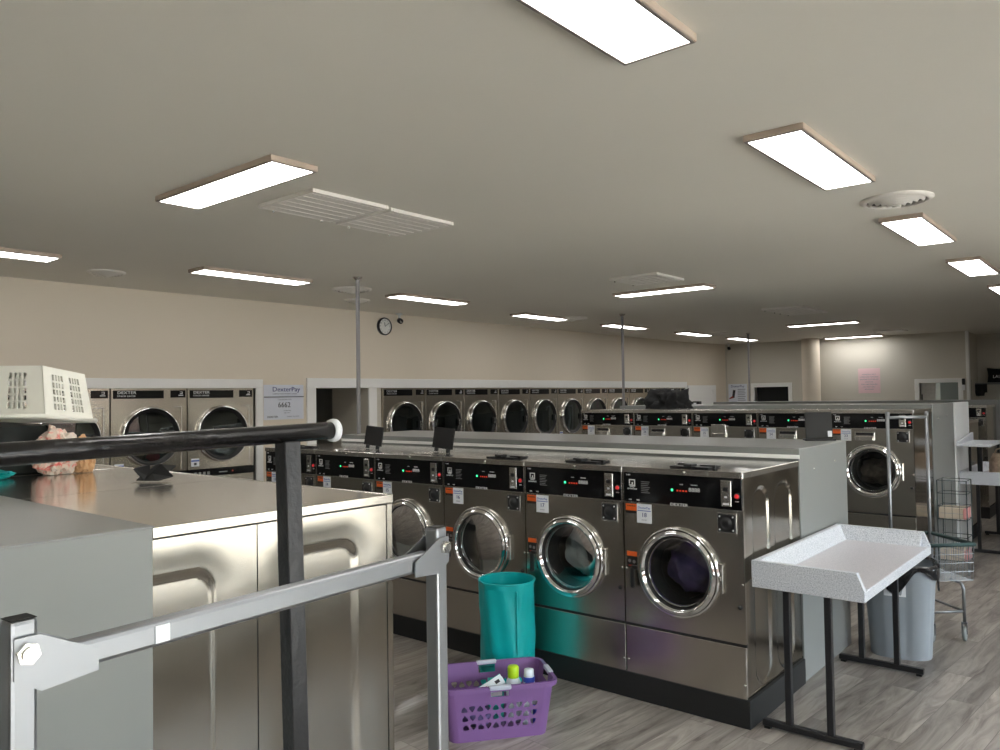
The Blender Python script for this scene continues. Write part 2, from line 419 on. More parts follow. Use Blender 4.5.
# storefront on the right (out of frame, lights the room)
m = mb('frame_dark')
m.box((XR, YB, 0), (XR + .12, 7.7, .1)); m.box((XR, YB, 2.65), (XR + .12, YR, ZC)); m.box((XR, YB, 2.05), (XR + .12, YR, 2.11))
y = YB
while y < 7.7:
    m.box((XR, y, 0), (XR + .12, y + .08, ZC)); y += 1.88
m.m('wall_grey'); m.box((XR, 7.68, 0), (XR + .13, YR, ZC))
struct('wall_right', m, 'dark framed shopfront wall along the right side', 'wall')
y = YB; k = 2
while y < 7.6:
    g = mb('pane'); g.box((XR + .05, y + .08, .1), (XR + .06, min(y + 1.88, YR), 2.05)); g.box((XR + .05, y + .08, 2.11), (XR + .06, min(y + 1.88, YR), 2.65))
    struct('window_%d' % k, g, 'clear shopfront glass pane', 'window'); k += 1; y += 1.88
# outside
m = mb('asphalt'); m.box((XR + .2, -40, -.14), (60, 60, -.06)); o = m.build('parking_lot'); tag(o, 'sunlit parking lot outside the shopfront', 'ground', kind='structure'); o.name = 'ground'
cn = thing('added_canopy', 'unseen flat canopy added outside the shopfront to cut the sky light', 'canopy', (XR + .13, 2, 2.9))  # canopy added out of view to keep sky light off the floor
m = mb('wall_grey'); m.box((0, -14, 0), (2.3, 12, .12)); m.build('roof_slab', cn)
for y in (-12, -5, 2, 9):
    m = mb('white_trim'); m.lathe([(.06, -2.96), (.06, 0)], (2.15, y, 0), n=16); m.build('support_post', cn)
b = thing('brick_building', 'low brick building across the parking lot', 'building', (34, 8, -.06))
m = mb('brick'); m.box((0, -40, 0), (8, 34, 5.2)); m.build('wall', b)
m = mb('white_trim'); m.box((-.3, -40.2, 5.2), (8.2, 34.2, 5.6)); m.build('roof_edge', b)

# ------------------------------------------------------------------ washers
def inset_panel(m, x, y0, y1, z0, z1, slots, dep=.008, side=1, nu=70, nv=110, rad=None):
    """embossed sheet in the plane X=x, facing side*X, with sunken rounded slots (ya, yb, za, zb, r)"""
    def f(u, v):
        Y = y0 + (y1 - y0) * u; Z = z0 + (z1 - z0) * v; h = 0
        for ya, yb, za, zb, r in slots:
            cx, cz = (ya + yb) / 2, (za + zb) / 2; hx, hz = (yb - ya) / 2 - r, (zb - za) / 2 - r
            dx, dz = max(abs(Y - cx) - hx, 0), max(abs(Z - cz) - hz, 0)
            sd = math.hypot(dx, dz) - r
            if dx == 0 and dz == 0: sd = max(abs(Y - cx) - hx, abs(Z - cz) - hz) - r
            t = min(1, max(0, .5 - sd / .014)); t = t * t * (3 - 2 * t)
            # wide soft dishing of the sheet round the press mark
            h += dep * t + .004 * math.exp(-max(0, sd) ** 2 / .004)
        return (x - side * h, Y, Z)
    m.grid(nu, nv, f)

def ring_door(root, cx, cz, R, y=0., handle_side=-1, laundry=None, gl='glass', name='door'):
    m = mb('chrome')
    m.lathe([(R * .80, .02), (R * .81, -.030), (R * .835, -.044), (R * .87, -.046), (R * .90, -.032), (R * .925, -.028), (R * .955, -.034), (R * .985, -.026), (R, -.006), (R, .0)], (cx, y, cz), 'y', 56)
    dr = m.build(name, root)
    m = mb('black_rubber'); m.lathe([(R * .81, -.026), (R * .79, -.012), (R * .755, .0), (R * .70, .05), (R * .68, .11)], (cx, y, cz), 'y', 48); m.build('gasket', dr)
    m = mb(gl); m.lathe([(0, .004), (R * .35, .002), (R * .6, -.004), (R * .78, -.012)], (cx, y, cz), 'y', 48); m.build('door_glass', dr)
    m = mb('chrome'); m.lathe([(R * .755, -.006), (R * .745, -.012), (R * .73, -.006), (R * .73, .01)], (cx, y, cz), 'y', 48); m.build('inner_ring', dr)
    m = mb('steel_edge'); hx = cx - handle_side * (R + .004)
    m.box((hx - .010, y - .020, cz - .078), (hx + .010, y - .002, cz + .078), .004); m.box((hx - .018, y - .028, cz - .012), (hx + .002, y - .002, cz + .012), .003); m.build('hinge', dr)
    m = mb('black_plastic'); hx = cx + handle_side * (R + .022)
    m.box((hx - .012, y - .045, cz - .115), (hx + .010, y - .022, cz - .005), .006, seg=2); m.box((hx - .008, y - .04, cz - .012), (hx + .03, y - .02, cz + .008), .003); m.build('handle', dr)
    # perforated drum behind the glass
    m = mb('dark_drum'); m.lathe([(R * .70, .11), (R * .86, .12), (R * .86, .42), (R * .80, .46), (0, .46)], (cx, y, cz), 'y', 40)
    for a in range(3):
        an = a * 2 * PI / 3 + .5
        m.tube([(cx + math.cos(an) * R * .80, y + .13, cz + math.sin(an) * R * .80), (cx + math.cos(an) * R * .80, y + .44, cz + math.sin(an) * R * .80)], .022, 8)
    m.build('drum', root)
    return dr

_scr = []
def screw(t, loc, rz=0):
    if not _scr:
        m = mb('steel_edge'); m.lathe([(0, -.004), (.006, -.003), (.007, 0)], (0, 0, 0), 'y', 10); o = m.build('screw', t); _scr.append(o.data)
    else:
        o = bpy.data.objects.new('screw', _scr[0]); col.objects.link(o); o.parent = t
    o.location = loc; o.rotation_euler = (0, 0, rz)
def make_washer(spec, loc, rz, label, group, number=None, recess_side=True, lid='closed', lidx=.05, ledset=True):
    """origin on the floor under the middle of the front; front faces -Y; body rises from the kick height"""
    w, dp, zk, zt, pz0, pz1, dcz, R, band = (spec[k] for k in ('w', 'd', 'zk', 'zt', 'pz0', 'pz1', 'dcz', 'R', 'band'))
    t = thing('washing_machine', label, 'washing machine', loc, rz, group)
    h = w / 2 - .0035; lip = .03
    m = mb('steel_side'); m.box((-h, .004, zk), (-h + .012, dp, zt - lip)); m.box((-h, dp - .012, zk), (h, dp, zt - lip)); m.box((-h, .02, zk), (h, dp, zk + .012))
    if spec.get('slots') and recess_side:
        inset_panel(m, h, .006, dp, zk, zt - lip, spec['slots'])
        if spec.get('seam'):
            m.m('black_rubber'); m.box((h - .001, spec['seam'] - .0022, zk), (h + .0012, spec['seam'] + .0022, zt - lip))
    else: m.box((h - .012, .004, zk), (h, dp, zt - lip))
    m.build('side_panels', t)
    # front sheet with a round hole for the door
    cx = -.016 if spec.get('doff') is None else spec['doff']
    m = mb('steel'); n = 64; fs = []
    def sq(a, z0, z1):
        dx, dz = math.cos(a), math.sin(a); s = 1e9
        if dx > 1e-9: s = min(s, (h - cx) / dx)
        if dx < -1e-9: s = min(s, (-h - cx) / dx)
        if dz > 1e-9: s = min(s, (z1 - dcz) / dz)
        if dz < -1e-9: s = min(s, (z0 - dcz) / dz)
        return cx + dx * s, dcz + dz * s
    ang = sorted(set([2 * PI * k / n for k in range(n)] + [math.atan2(z - dcz, x - cx) % (2 * PI) for x in (-h, h) for z in (band + .008, pz0)]))
    I = [m.bm.verts.new((cx + R * .93 * math.cos(a), 0, dcz + R * .93 * math.sin(a))) for a in ang]
    O = []
    for a in ang:
        X, Z = sq(a, band + .008, pz0); O.append(m.bm.verts.new((X, 0, Z)))
    O2 = [m.bm.verts.new((v.co.x, .018, v.co.z)) for v in O]
    K = len(ang)
    for k in range(K):
        j = (k + 1) % K
        m._tag([m.bm.faces.new((I[k], I[j], O[j], O[k])), m.bm.faces.new((O[k], O[j], O2[j], O2[k]))])
    m.build('front_panel', t)
    m = mb('steel'); m.box((-h, 0, zk), (h, .016, band - .008), .002); m.build('lower_panel', t)
    for sx in (-1, 1):
        for z in (zk + .07, dcz - .02): screw(t, (sx * (h - .011), 0, z))
    m = mb('black_rubber'); m.box((-h, .002, band - .010), (h, .016, band + .009)); m.build('trim_strip', t)
    # top
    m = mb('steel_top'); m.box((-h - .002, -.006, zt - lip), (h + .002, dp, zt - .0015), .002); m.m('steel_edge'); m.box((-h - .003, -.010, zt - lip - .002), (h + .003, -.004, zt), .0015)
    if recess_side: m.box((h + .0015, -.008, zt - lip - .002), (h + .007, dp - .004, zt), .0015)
    m.lathe([(0, -.016), (.006, -.015), (.008, -.010)], (.03, 0, zt - lip / 2), 'y', 10)
    m.build('top_panel', t)
    # control panel
    m = mb('black_gloss'); m.box((-h + .004, -.004, pz0 + .004), (h - .004, .012, pz1), .002)
    m.m('steel_edge'); m.box((h - .006, -.003, pz0), (h, .014, pz1)); m.box((-h, -.003, pz0), (-h + .004, .014, pz1)); m.box((-h, -.006, pz0 - .004), (h, .012, pz0 + .003))
    cp = m.build('control_panel', t)
    ph = pz1 - pz0; mz = (pz0 + pz1) / 2; sx = w / .707
    yF = -.0048
    FT = lambda x, z: face_T((x * sx, yF, z), (1, 0, 0), (0, 0, 1))
    m = mb('print_white')
    # square arrow emblem top-left, fine print, maker's word at the bottom edge
    x0 = -.292; m.box(((x0 - .020) * sx, yF, mz + .010), ((x0 + .020) * sx, yF + .002, mz + .016)); m.box(((x0 + .013) * sx, yF, mz + .006), ((x0 + .020) * sx, yF + .002, mz + .046)); m.box(((x0 - .020) * sx, yF, mz + .040), ((x0 + .020) * sx, yF + .002, mz + .046)); m.box(((x0 - .020) * sx, yF, mz + .020), ((x0 - .013) * sx, yF + .002, mz + .046)); m.box(((x0 - .003) * sx, yF, mz + .018), ((x0 + .006) * sx, yF + .002, mz + .030))
    m.text('RAPID\nADVANTAGE', .011, FT(x0, mz - .002), 'CENTER', xs=.95)
    m.text('DEXTER', .021, FT(-.005, pz0 + .006), 'CENTER', .0015, xs=1.35)
    m.text('T-450', .011, FT(-.33, pz1 - .012), 'LEFT'); m.text('USB', .010, FT(-.305, pz0 + .014)); m.text('WiFi', .010, FT(-.255, pz0 + .014))
    m.text('8888', .030, FT(.085, mz + .008), 'CENTER', xs=1.1); m.text('VEND PRICE', .007, FT(.085, mz + .034)); m.text('CYCLE', .007, FT(.01, mz + .034)); m.text('START', .007, FT(.321, mz - .035))
    m.build('lettering', cp)
    m = mb('print_grey')
    for r in range(7): m.box((-.235 * sx, yF, mz + .034 - r * .010), ((-.235 + .055 - .006 * (r % 3)) * sx, yF + .002, mz + .037 - r * .010))
    m.build('fine_print', cp)
    if ledset:
        m = mb('led_green'); m.lathe([(0, yF - .003), (.006, yF - .002), (.007, yF)], (-.045 * sx, 0, mz + .002), 'y', 12); m.build('indicator_light', cp)
        m = mb('led_red')
        for q in range(4): m.box(((-.018 + q * .017) * sx, yF, mz - .004), ((-.008 + q * .017) * sx, yF + .002, mz + .004))
        m.build('indicator_strip', cp)
    m = mb('steel_edge'); m.box((.235 * sx, -.012, pz0 + .020), (.292 * sx, -.003, pz1 - .012), .002); m.m('black_plastic'); m.box((.250 * sx, -.0135, mz + .015), (.276 * sx, -.0125, mz + .035)); m.m('print_white'); m.box((.256 * sx, -.0135, mz - .02), (.270 * sx, -.0125, mz - .010)); m.box((.247 * sx, -.0135, pz0 + .027), (.280 * sx, -.0125, pz0 + .037)); m.build('coin_slot', cp)
    m = mb('red'); m.lathe([(0, -.016), (.010, -.015), (.012, -.006)], (.321 * sx, 0, mz - .008), 'y', 16); m.m('black_plastic'); m.lathe([(.012, -.008), (.016, -.008), (.017, -.003)], (.321 * sx, 0, mz - .008), 'y', 16); m.build('start_button', cp)
    # stickers
    m = mb('orange'); m.box((-.337 * sx, -.0022, pz0 - .048), (-.268 * sx, -.0005, pz0 - .010)); m.m('black_plastic'); m.box((-.337 * sx, -.0022, pz0 - .062), (-.268 * sx, -.0005, pz0 - .048)); m.text('WARNING', .012, face_T((-.302 * sx, -.0026, pz0 - .022), (1, 0, 0), (0, 0, 1))); m.build('warning_label', t)
    m = mb('label_white'); m.box((-.266 * sx, -.0024, pz0 - .112), (-.174 * sx, -.0006, pz0 - .006)); m.m('label_blue'); m.box((-.262 * sx, -.0030, pz0 - .046), (-.178 * sx, -.0025, pz0 - .042)); m.text('DexterPay', .018, face_T((-.22 * sx, -.003, pz0 - .028), (1, 0, 0), (0, 0, 1)))
    if number: m.m('ink_blue'); m.text(number, .034, face_T((-.22 * sx, -.003, pz0 - .068), (1, 0, 0), (0, 0, 1)), 'CENTER', .001)
    m.m('ink_grey'); m.text('DEXTER', .009, face_T((-.22 * sx, -.003, pz0 - .095), (1, 0, 0), (0, 0, 1))); m.build('number_sticker', t)
    if not spec.get('front_dispenser'):
        m = mb('orange'); m.box((-.335 * sx, -.0022, dcz + .052), (-.272 * sx, -.0005, dcz + .078)); m.m('black_plastic'); m.box((-.335 * sx, -.0022, dcz - .012), (-.272 * sx, -.0005, dcz + .052)); m.m('print_grey'); m.lathe([(0, -.003), (.010, -.0025)], (-.318 * sx, 0, dcz + .025), 'y', 10); m.lathe([(0, -.003), (.010, -.0025)], (-.290 * sx, 0, dcz + .022), 'y', 10); m.m('print_red'); m.box((-.325 * sx, -.003, dcz - .005), (-.282 * sx, -.0022, dcz + .003)); m.build('caution_sticker', t)
    # square vent cap on the right and the lock plug below it
    vx = .262 * sx; vz = pz0 - .068
    m = mb('steel_edge'); m.box((vx - .054, -.004, vz - .052), (vx + .054, 0, vz + .052), .001); m.m('black_plastic'); m.box((vx - .048, -.010, vz - .046), (vx + .048, -.003, vz + .046), .003)
    m.lathe([(0, -.020), (.016, -.022), (.022, -.016), (.030, -.012), (.034, -.009)], (vx, 0, vz), 'y', 24); m.m('print_white')
    for a in (-1, 1):
        for b in (-1, 1): m.lathe([(0, -.013), (.004, -.012), (.005, -.009)], (vx + a * .036, 0, vz + b * .034), 'y', 8)
    m.build('vent_cap', t)
    m = mb('black_plastic'); m.lathe([(0, -.008), (.010, -.007), (.013, 0)], (h - .028, 0, dcz - .135), 'y', 14); m.build('lock_plug', t)
    ring_door(t, cx, dcz, R)
    if spec.get('front_dispenser'):
        fx = -.055; fz = pz0 - .062
        m = mb('steel_edge'); m.box((fx - .085, -.012, fz - .045), (fx + .085, 0, fz + .032), .003); m.m('black_plastic'); m.box((fx - .072, -.0135, fz + .002), (fx + .072, -.011, fz + .026)); m.m('steel_edge'); m.box((fx - .076, -.030, fz - .040), (fx + .076, -.010, fz - .006), .003); m.build('soap_drawer', t)
    if lid == 'closed':
        m = mb('black_plastic'); m.box((lidx - .115, .055, zt), (lidx + .115, .215, zt + .010), .003); m.box((lidx - .105, .13, zt + .010), (lidx - .02, .16, zt + .020), .003); m.box((lidx - .02, .03, zt + .010), (lidx + .03, .10, zt + .026), .004); m.box((lidx + .04, .11, zt), (lidx + .13, .14, zt + .018), .003)
        m.build('dispenser_lid', t)
    elif lid == 'open':
        m = mb('black_plastic'); T = Matrix.Translation((lidx, .30, zt + .028)) @ Matrix.Rotation(math.radians(-8), 4, 'X') @ Matrix.Rotation(math.radians(4), 4, 'Y')
        m.box((-.105, -.006, .0), (.105, .006, .155), .003, T=T)
        for q in (-.06, .06): m.box((q - .012, -.012, -.026), (q + .012, .014, .006), .003, T=T)
        m.m('steel_edge'); m.box((lidx - .11, .10, zt), (lidx + .11, .26, zt + .003)); m.build('dispenser_lid', t)
        m = mb('chrome'); m.lathe([(.050, 0), (.056, .006), (.062, 0)], (lidx - .17, .12, zt), 'z', 24); m.m('black_rubber'); m.lathe([(0, .001), (.052, .001)], (lidx - .17, .12, zt), 'z', 24); m.build('soap_port', t)
    return t

WA = dict(w=.707, d=.81, zk=.145, zt=1.296, pz0=1.098, pz1=1.262, dcz=.743, R=.243, band=.414, slots=[(.135, .345, .17, 1.196, .10), (.445, .69, .17, 1.196, .11)])
XA, YA = -1.618, 3.846
laundry = [('purple and black laundry piled behind the door glass of washer 18', 'laundry_dark'), ('pale wet laundry tumbling behind the door glass of washer 17', 'laundry_pale'), ('white sudsy laundry pressed against the door glass of washer 16', 'laundry_white')]
where = ['steel front load washer number 18, nearest the speckled folding table', 'steel front load washer number 17, right behind the teal hamper', 'steel front load washer number 16, left of washer 17 with pale laundry inside',
         'steel washer with raised soap lid, left of washer 16 and behind the chrome rail post', 'steel washer with raised soap lid, fifth from the folding table end', 'steel washer sixth from the folding table end, above the steel cabinet corner', 'steel washer at the far left end of the middle row']
lidx = [.025, .025, .10, .05, -.02, .0, .0]
for i in range(6):
    make_washer(WA, (XA - .3535 - .707 * i, YA, 0), 0, where[i], 'middle row of washers', str(18 - i), i == 0, 'open' if i in (3, 4) else 'closed', lidx[i])
def pile(name, mt, loc, r, label, cat, group=None, seed=0, sy=.6, sz=.75, amp=.35, zmin=None):
    m = mb(mt); r_ = bmesh.ops.create_icosphere(m.bm, subdivisions=4, radius=1.0)
    for v in m.bm.verts:
        p = v.co.copy(); n_ = noise.noise(p * 2.2 + Vector((seed * 7.1, 0, 0))) + .5 * noise.noise(p * 5 + Vector((0, seed * 3.3, 0)))
        p *= 1 + amp * n_; p = Vector((p.x * r, p.y * r * sy, p.z * r * sz))
        if zmin is not None: p.z = max(p.z, zmin)
        v.co = p
    for f in m.bm.faces: f.smooth = True
    o = m.build(name); o.location = loc
    return tag(o, label, cat, group)
for i, (lb, mt) in enumerate(laundry):
    pile('laundry', mt, (XA - .3695 - .707 * i, YA + .235, .745 if i else .735), .172, lb, 'laundry', 'laundry inside the washers', i, .75, .95 if i else .8, .22)
def plinth(x0, x1, y0, y1, z, label):
    m = mb('black_rubber'); m.box((x0, y0, 0), (x1, y1, z), .003); o = m.build('plinth'); return tag(o, label, 'plinth', 'washer plinths')
plinth(XA - .707 * 6, XA + .012, YA - .004, 4.655, .144, 'black plinth under the middle row of washers')
# bulkheads
def bulkhead(x0, x1, y0, y1, z, label, edge=.035, strip=None, side=1):
    t = thing('utility_bulkhead', label, 'bulkhead', ((x0 + x1) / 2, (y0 + y1) / 2, 0), 0, 'grey utility bulkheads')
    a, b, c, d = x0 - (x0 + x1) / 2, x1 - (x0 + x1) / 2, y0 - (y0 + y1) / 2, y1 - (y0 + y1) / 2
    m = mb('grey_paint'); m.box((a + .002, c, 0), (b - .002, d, z - .004), .002); m.build('body', t)
    m = mb('grey_top'); m.box((a, c - .004, z - .006), (b, d + .004, z), .002); m.m('grey_paint'); m.box((a, c - .006, z - edge), (b, c - .001, z - .006)); m.build('top', t)
    for yy, zz in ((c + .25, z - .14), (c + .66, z - .12)):
        if yy < d - .05: screw(t, (b - .002, yy, zz), PI / 2)
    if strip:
        m = mb('white_trim'); m.box((a, c - .010, strip), (b, c - .002, strip + .024), .002); m.build('lit_gap_strip', t)  # bright line of the lit gap and its reflection, put in as white colour
    return t
bulkhead(-5.86, XA + .004, 4.668, 5.58, 1.368, 'long grey bulkhead behind the middle washers, with a lit gap painted as a white strip', strip=1.306)

# back row (row B)
WB = dict(w=.695, d=.72, zk=.15, zt=1.532, pz0=1.362, pz1=1.498, dcz=.985, R=.243, band=.60, front_dispenser=True, doff=.0)
XB, YBf = -1.614, 7.53
whereB = ['tall steel washer at the rear row right end, behind the slim chrome rail frame', 'tall steel washer second from the right in the rear row', 'tall steel washer with its soap flap raised, middle of the rear row', 'tall steel washer second from the left in the rear row, dark garment on top', 'tall steel washer at the left end of the rear row']
for i in range(5):
    t = make_washer(WB, (XB - .3475 - .695 * i, YBf, 0), 0, whereB[i], 'rear row of washers', str(23 + i), i == 0, 'none')
    if i == 2:
        m = mb('steel_edge'); m.box((-.135, -.02, 1.30), (.02, -.008, 1.385), .003); m.build('raised_soap_flap', t)
pile('laundry', 'laundry_check', (XB - .3475, YBf + .235, .96), .165, 'checked and white laundry behind the glass of the right end rear washer', 'laundry', 'laundry inside the washers', 9, .8, .7, .3)
plinth(XB - .695 * 5, XB + .01, YBf - .004, 8.25, .149, 'black plinth under the rear row of washers')
bulkhead(-5.02, XB + .004, 8.27, 9.28, 1.566, 'tall grey bulkhead behind the rear washers')
o = mb('label_white'); o.m('grey_paint'); o.m('bin'); 
m = mb('white_plastic'); m.box((-1.66, 9.29, 0), (-1.60, 10.08, 1.566), .003); tag(m.build('end_panel'), 'pale grey end panel standing behind the upper folding shelf', 'panel')
m = mb('grey_paint'); m.box((-5.0, 9.29, 0), (-1.665, 10.07, 1.55)); tag(m.build('utility_bulkhead'), 'grey bulkhead directly behind the tall one, capped by a pale end panel', 'bulkhead', 'grey utility bulkheads')
WE = dict(WA, w=.72, d=.72, slots=[(.10, .30, .17, 1.24, .09), (.40, .62, .17, 1.24, .10)], zt=1.345, pz0=1.15, pz1=1.31)
# washers facing away on the far side (row E); their plain sides face us
for i in range(2):
    make_washer(WE, (-1.62 - .36 - .72 * i, 10.82, 0), PI, ['low steel washer facing away, beside the pale end panel', 'low steel washer facing away, hidden second behind the tall bulkhead'][i], 'washers facing the far wall', None, False, 'none')
plinth(-3.06, -1.62, 10.10, 10.82, .145, 'black plinth under the washers facing the far wall')
# farthest row (row D)
WD = dict(WB, w=.70, d=.80, zt=1.49, pz0=1.33, pz1=1.46, dcz=.94, band=.56, front_dispenser=False)
for i in range(2):
    make_washer(WD, (-1.70 - .35 - .70 * i, 12.0, 0), 0, ['farthest steel washer, its dark panel seen over the upper shelf', 'farthest row steel washer hidden behind the pale end panel'][i], 'farthest row of washers', None, i == 0, 'none')
plinth(-3.1, -1.70, 12.0, 12.8, .149, 'black plinth under the farthest washers')
bulkhead(-5.9, -1.66, 12.83, 13.6, 1.55, 'farthest grey bulkhead at the right edge')

# near row (row C), fronts facing +Y, embossed steel ends toward us
WC = dict(w=1.0, d=.842, zk=.145, zt=1.368, pz0=1.16, pz1=1.33, dcz=.76, R=.30, band=.42,
          slots=None, seam=None)
tC = []
for i in range(3):
    t = make_washer(WC, (-2.045 - .5 - 1.0 * i, 1.832, 0), PI, ['large steel washer whose embossed end faces us, nearest of all', 'large steel washer under the cream basket and the bags', 'large steel washer at the left edge, mostly hidden'][i], 'near row of large washers', None, False, 'none')
    tC.append(t)
# embossed two-piece end sheets fixed on the first machine (machine space is turned by 180 degrees)
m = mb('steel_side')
def endsheet(m, y0, y1, slots):
    inset_panel(m, 2.045 - 2.045, y0, y1, .145, 1.338, slots, dep=.009, side=1, nu=60, nv=140)
endsheet(m, .99, 1.3025, [(.91, 1.166, .25, 1.228, .06)])
endsheet(m, 1.3065, 1.806, [(1.425, 1.674, .25, 1.232, .06)])
m.m('black_rubber'); m.box((-.006, 1.302, .145), (-.003, 1.307, 1.338)); m.box((-.006, 1.8055, .145), (-.002, 1.8095, 1.338)); m.box((-.008, .99, 1.335), (.0012, 1.832, 1.3395))
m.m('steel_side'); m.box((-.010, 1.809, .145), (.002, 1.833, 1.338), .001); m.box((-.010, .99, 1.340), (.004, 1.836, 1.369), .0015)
bmesh.ops.transform(m.bm, matrix=Matrix.Translation((-2.035, 0, 0)), verts=m.bm.verts[:])
Tm = (Matrix.Translation((-2.545, 1.832, 0)) @ Matrix.Rotation(PI, 4, 'Z')).inverted()
bmesh.ops.transform(m.bm, matrix=Tm, verts=m.bm.verts[:])
m.build('embossed_end_panel', tC[0])
plinth(-5.045, -2.05, .99, 1.835, .144, 'black plinth under the near row of large washers')
bulkhead(-5.0, -2.015, -.6, .984, 1.376, 'near grey bulkhead at the lower left corner')

# ------------------------------------------------------------------ dryers
def make_dryer(loc, label):
    """origin: floor, middle of the front; front faces +X; width .8 along Y; stacked pair"""
    t = thing('stack_dryer', label, 'dryer', loc, 0, 'stack dryers in the left wall')
    w = .397
    for nm, z0, z1 in (('upper_cabinet', .965, 1.841), ('lower_cabinet', .06, .885)):
        m = mb('dryer_steel'); m.box((-.72, -w, z0), (0, w, z1), .003)
        m.m('black_rubber'); m.box((.0, w - .004, z0), (.0012, w, z1))
        m.m('steel_edge'); m.box((0, w - .072, z0 + .02), (.014, w - .058, z1 - .19), .003); m.box((0, w - .15, z1 - .20), (.014, w - .058, z1 - .188), .003)
        cb = m.build(nm, t)
        cz = z1 - .497 if nm == 'upper_cabinet' else z1 - .42
        m = mb('black_gloss'); 
        if nm == 'upper_cabinet':
            m.box((0, -w + .022, z1 - .105), (.004, .14, z1 - .022)); m.box((0, .215, z1 - .098), (.004, w - .02, z1 - .022))
            m.m('print_white'); m.text('DEXTER', .040, face_T((.0045, -w + .06, z1 - .046), (0, 1, 0), (0, 0, 1)), 'LEFT', .001, 1.3)
            m.text('STACK DRYER', .022, face_T((.0045, -w + .06, z1 - .080), (0, 1, 0), (0, 0, 1)), 'LEFT', .001, 1.3)
            m.box((.004, .315, z1 - .060), (.0052, .345, z1 - .054)); m.box((.004, .339, z1 - .060), (.0052, .345, z1 - .036)); m.box((.004, .315, z1 - .040), (.0052, .345, z1 - .036)); m.box((.004, .30, z1 - .078), (.0052, .352, z1 - .070))
            m.build('name_panel', cb)
        else: m.bm.free()
        m = mb('black_plastic'); m.lathe([(.262, -.01), (.265, .030), (.274, .046), (.291, .048)], (0, 0, cz), 'x', 56); m.m('chrome'); m.lathe([(.291, .048), (.298, .046), (.304, .038), (.310, .020), (.311, .002)], (0, 0, cz), 'x', 56)
        
        d = m.build('door', t)
        m = mb('black_plastic'); m.lathe([(.250, .020), (.262, .026), (.270, .034)], (0, 0, cz), 'x', 48); m.build('door_gasket', d)
        m = mb('dryer_glass'); m.lathe([(0, .030), (.12, .029), (.252, .020)], (0, 0, cz), 'x', 40); m.build('door_glass', d)
        m = mb('black_plastic'); m.box((.02, .225, cz - .06), (.060, .262, cz + .04), .006); m.m('chrome'); m.box((.046, .232, cz - .045), (.064, .256, cz - .015), .004); m.box((.046, .232, cz + .0), (.064, .256, cz + .03), .004); m.build('handle', d)
        m = mb('black_rubber'); m.lathe([(.255, .008), (.255, .003), (0, .002)], (0, 0, cz), 'x', 32); m.build('drum_opening', d)
    m = mb('black_gloss'); m.box((-.7, -w, .885), (.004, w, .963), .002); m.m('print_grey')
    for q in range(4): m.box((.004, -.33 + q * .05, .90), (.0055, -.30 + q * .05, .935))
    m.box((.004, -.04, .915), (.0055, .06, .925)); m.m('led_red'); m.box((.004, .12, .918), (.006, .13, .928)); m.build('control_panel', t)
    m = mb('label_white'); m.box((.0, -w + .035, 1.0), (.003, -w + .125, 1.085)); m.m('label_blue'); m.box((.003, -w + .035, 1.052), (.0036, -w + .125, 1.070)); m.m('ink'); m.box((.003, -w + .065, 1.015), (.0036, -w + .095, 1.040)); m.build('number_sticker', t)
    m = mb('black_rubber'); m.box((-.7, -w, 0), (-.01, w, .06)); m.build('plinth', t)
    return t
names_l = ['steel stack dryer left of the doorway, next to the laundry poster', 'steel stack dryer second from the poster, above the folded black flap', 'steel stack dryer third from the poster, partly behind the cream basket', 'steel stack dryer behind the cream basket at the left edge']
d0 = make_dryer((XL + .006, 4.64, 0), names_l[0])
for i in range(1, 4): dup(d0, (XL + .006, 4.64 - .803 * i, 0), None, names_l[i])
ordn = ['first', 'second', 'third', 'fourth', 'fifth', 'sixth', 'seventh', 'eighth', 'ninth', 'tenth', 'eleventh']
for i in range(11):
    dup(d0, (XL + .006, 7.393 + .8 * i, 0), None, 'steel stack dryer, %s to the right of the dark doorway' % ordn[i])
pile('red_cloth', 'red_cloth', (XL + .0, 3.84, 1.12), .10, 'red cloth lying inside the dryer second from the poster', 'laundry', None, 3, .6, .5, .2)
bpy.data.objects['red_cloth'].location = (XL + .016, 3.86, 1.14); bpy.data.objects['red_cloth'].scale = (.06, 1.2, .9)

# ------------------------------------------------------------------ folding tables
def make_table(loc, label):
    """origin: floor, left front corner; 0.54 wide (X), 1.40 long (Y)"""
    t = thing('folding_table', label, 'table', loc, 0, 'speckled folding tables')
    W, Lg, z0, z1, z2 = .54, 1.40, .715, .765, .848
    m = mb('laminate')
    m.box((0, 0, z0), (W, Lg, z1), .003)
    # raised rims: near end, wall side and far end, each sloping at the open side
    for y0, y1 in ((0, .030), (Lg - .030, Lg)):
        m.poly([(0, y0, z1 - .002), (W, y0, z1 - .002), (W - .035, y0, z2), (0, y0, z2)], (0, y1 - y0, 0))
    m.box((0, .028, z1 - .002), (.030, Lg - .028, z2), .002)
    # coved inner slopes
    m.poly([(.03, .03, z1), (.03, .03, z2 - .004), (.075, .03, z1)], (0, Lg - .06, 0))
    for y, s in ((.03, 1), (Lg - .03, -1)):
        m.poly([(.03, y, z1), (.03, y, z2 - .004), (.03, y + s * .045, z1)], (W - .075, 0, 0))
    tp = m.build('tray_top', t)
    m = mb('laminate_worn'); m.box((.085, .085, z1), (W - .004, Lg - .085, z1 + .0015)); m.build('worn_surface', tp)
    for y in (.04, Lg - .10):
        for x in (.155, .355):
            m = mb('black_metal'); m.box((x - .016, y, .04), (x + .016, y + .034, z0), .003); lg = m.build('leg', t)
        m = mb('black_metal'); m.box((.02, y, .012), (.50, y + .036, .044), .004); m.build('foot_rail', t)
        m = mb('black_rubber'); m.box((.03, y, 0), (.06, y + .036, .013)); m.box((.46, y, 0), (.49, y + .036, .013)); m.build('foot_pads', t)
    return t
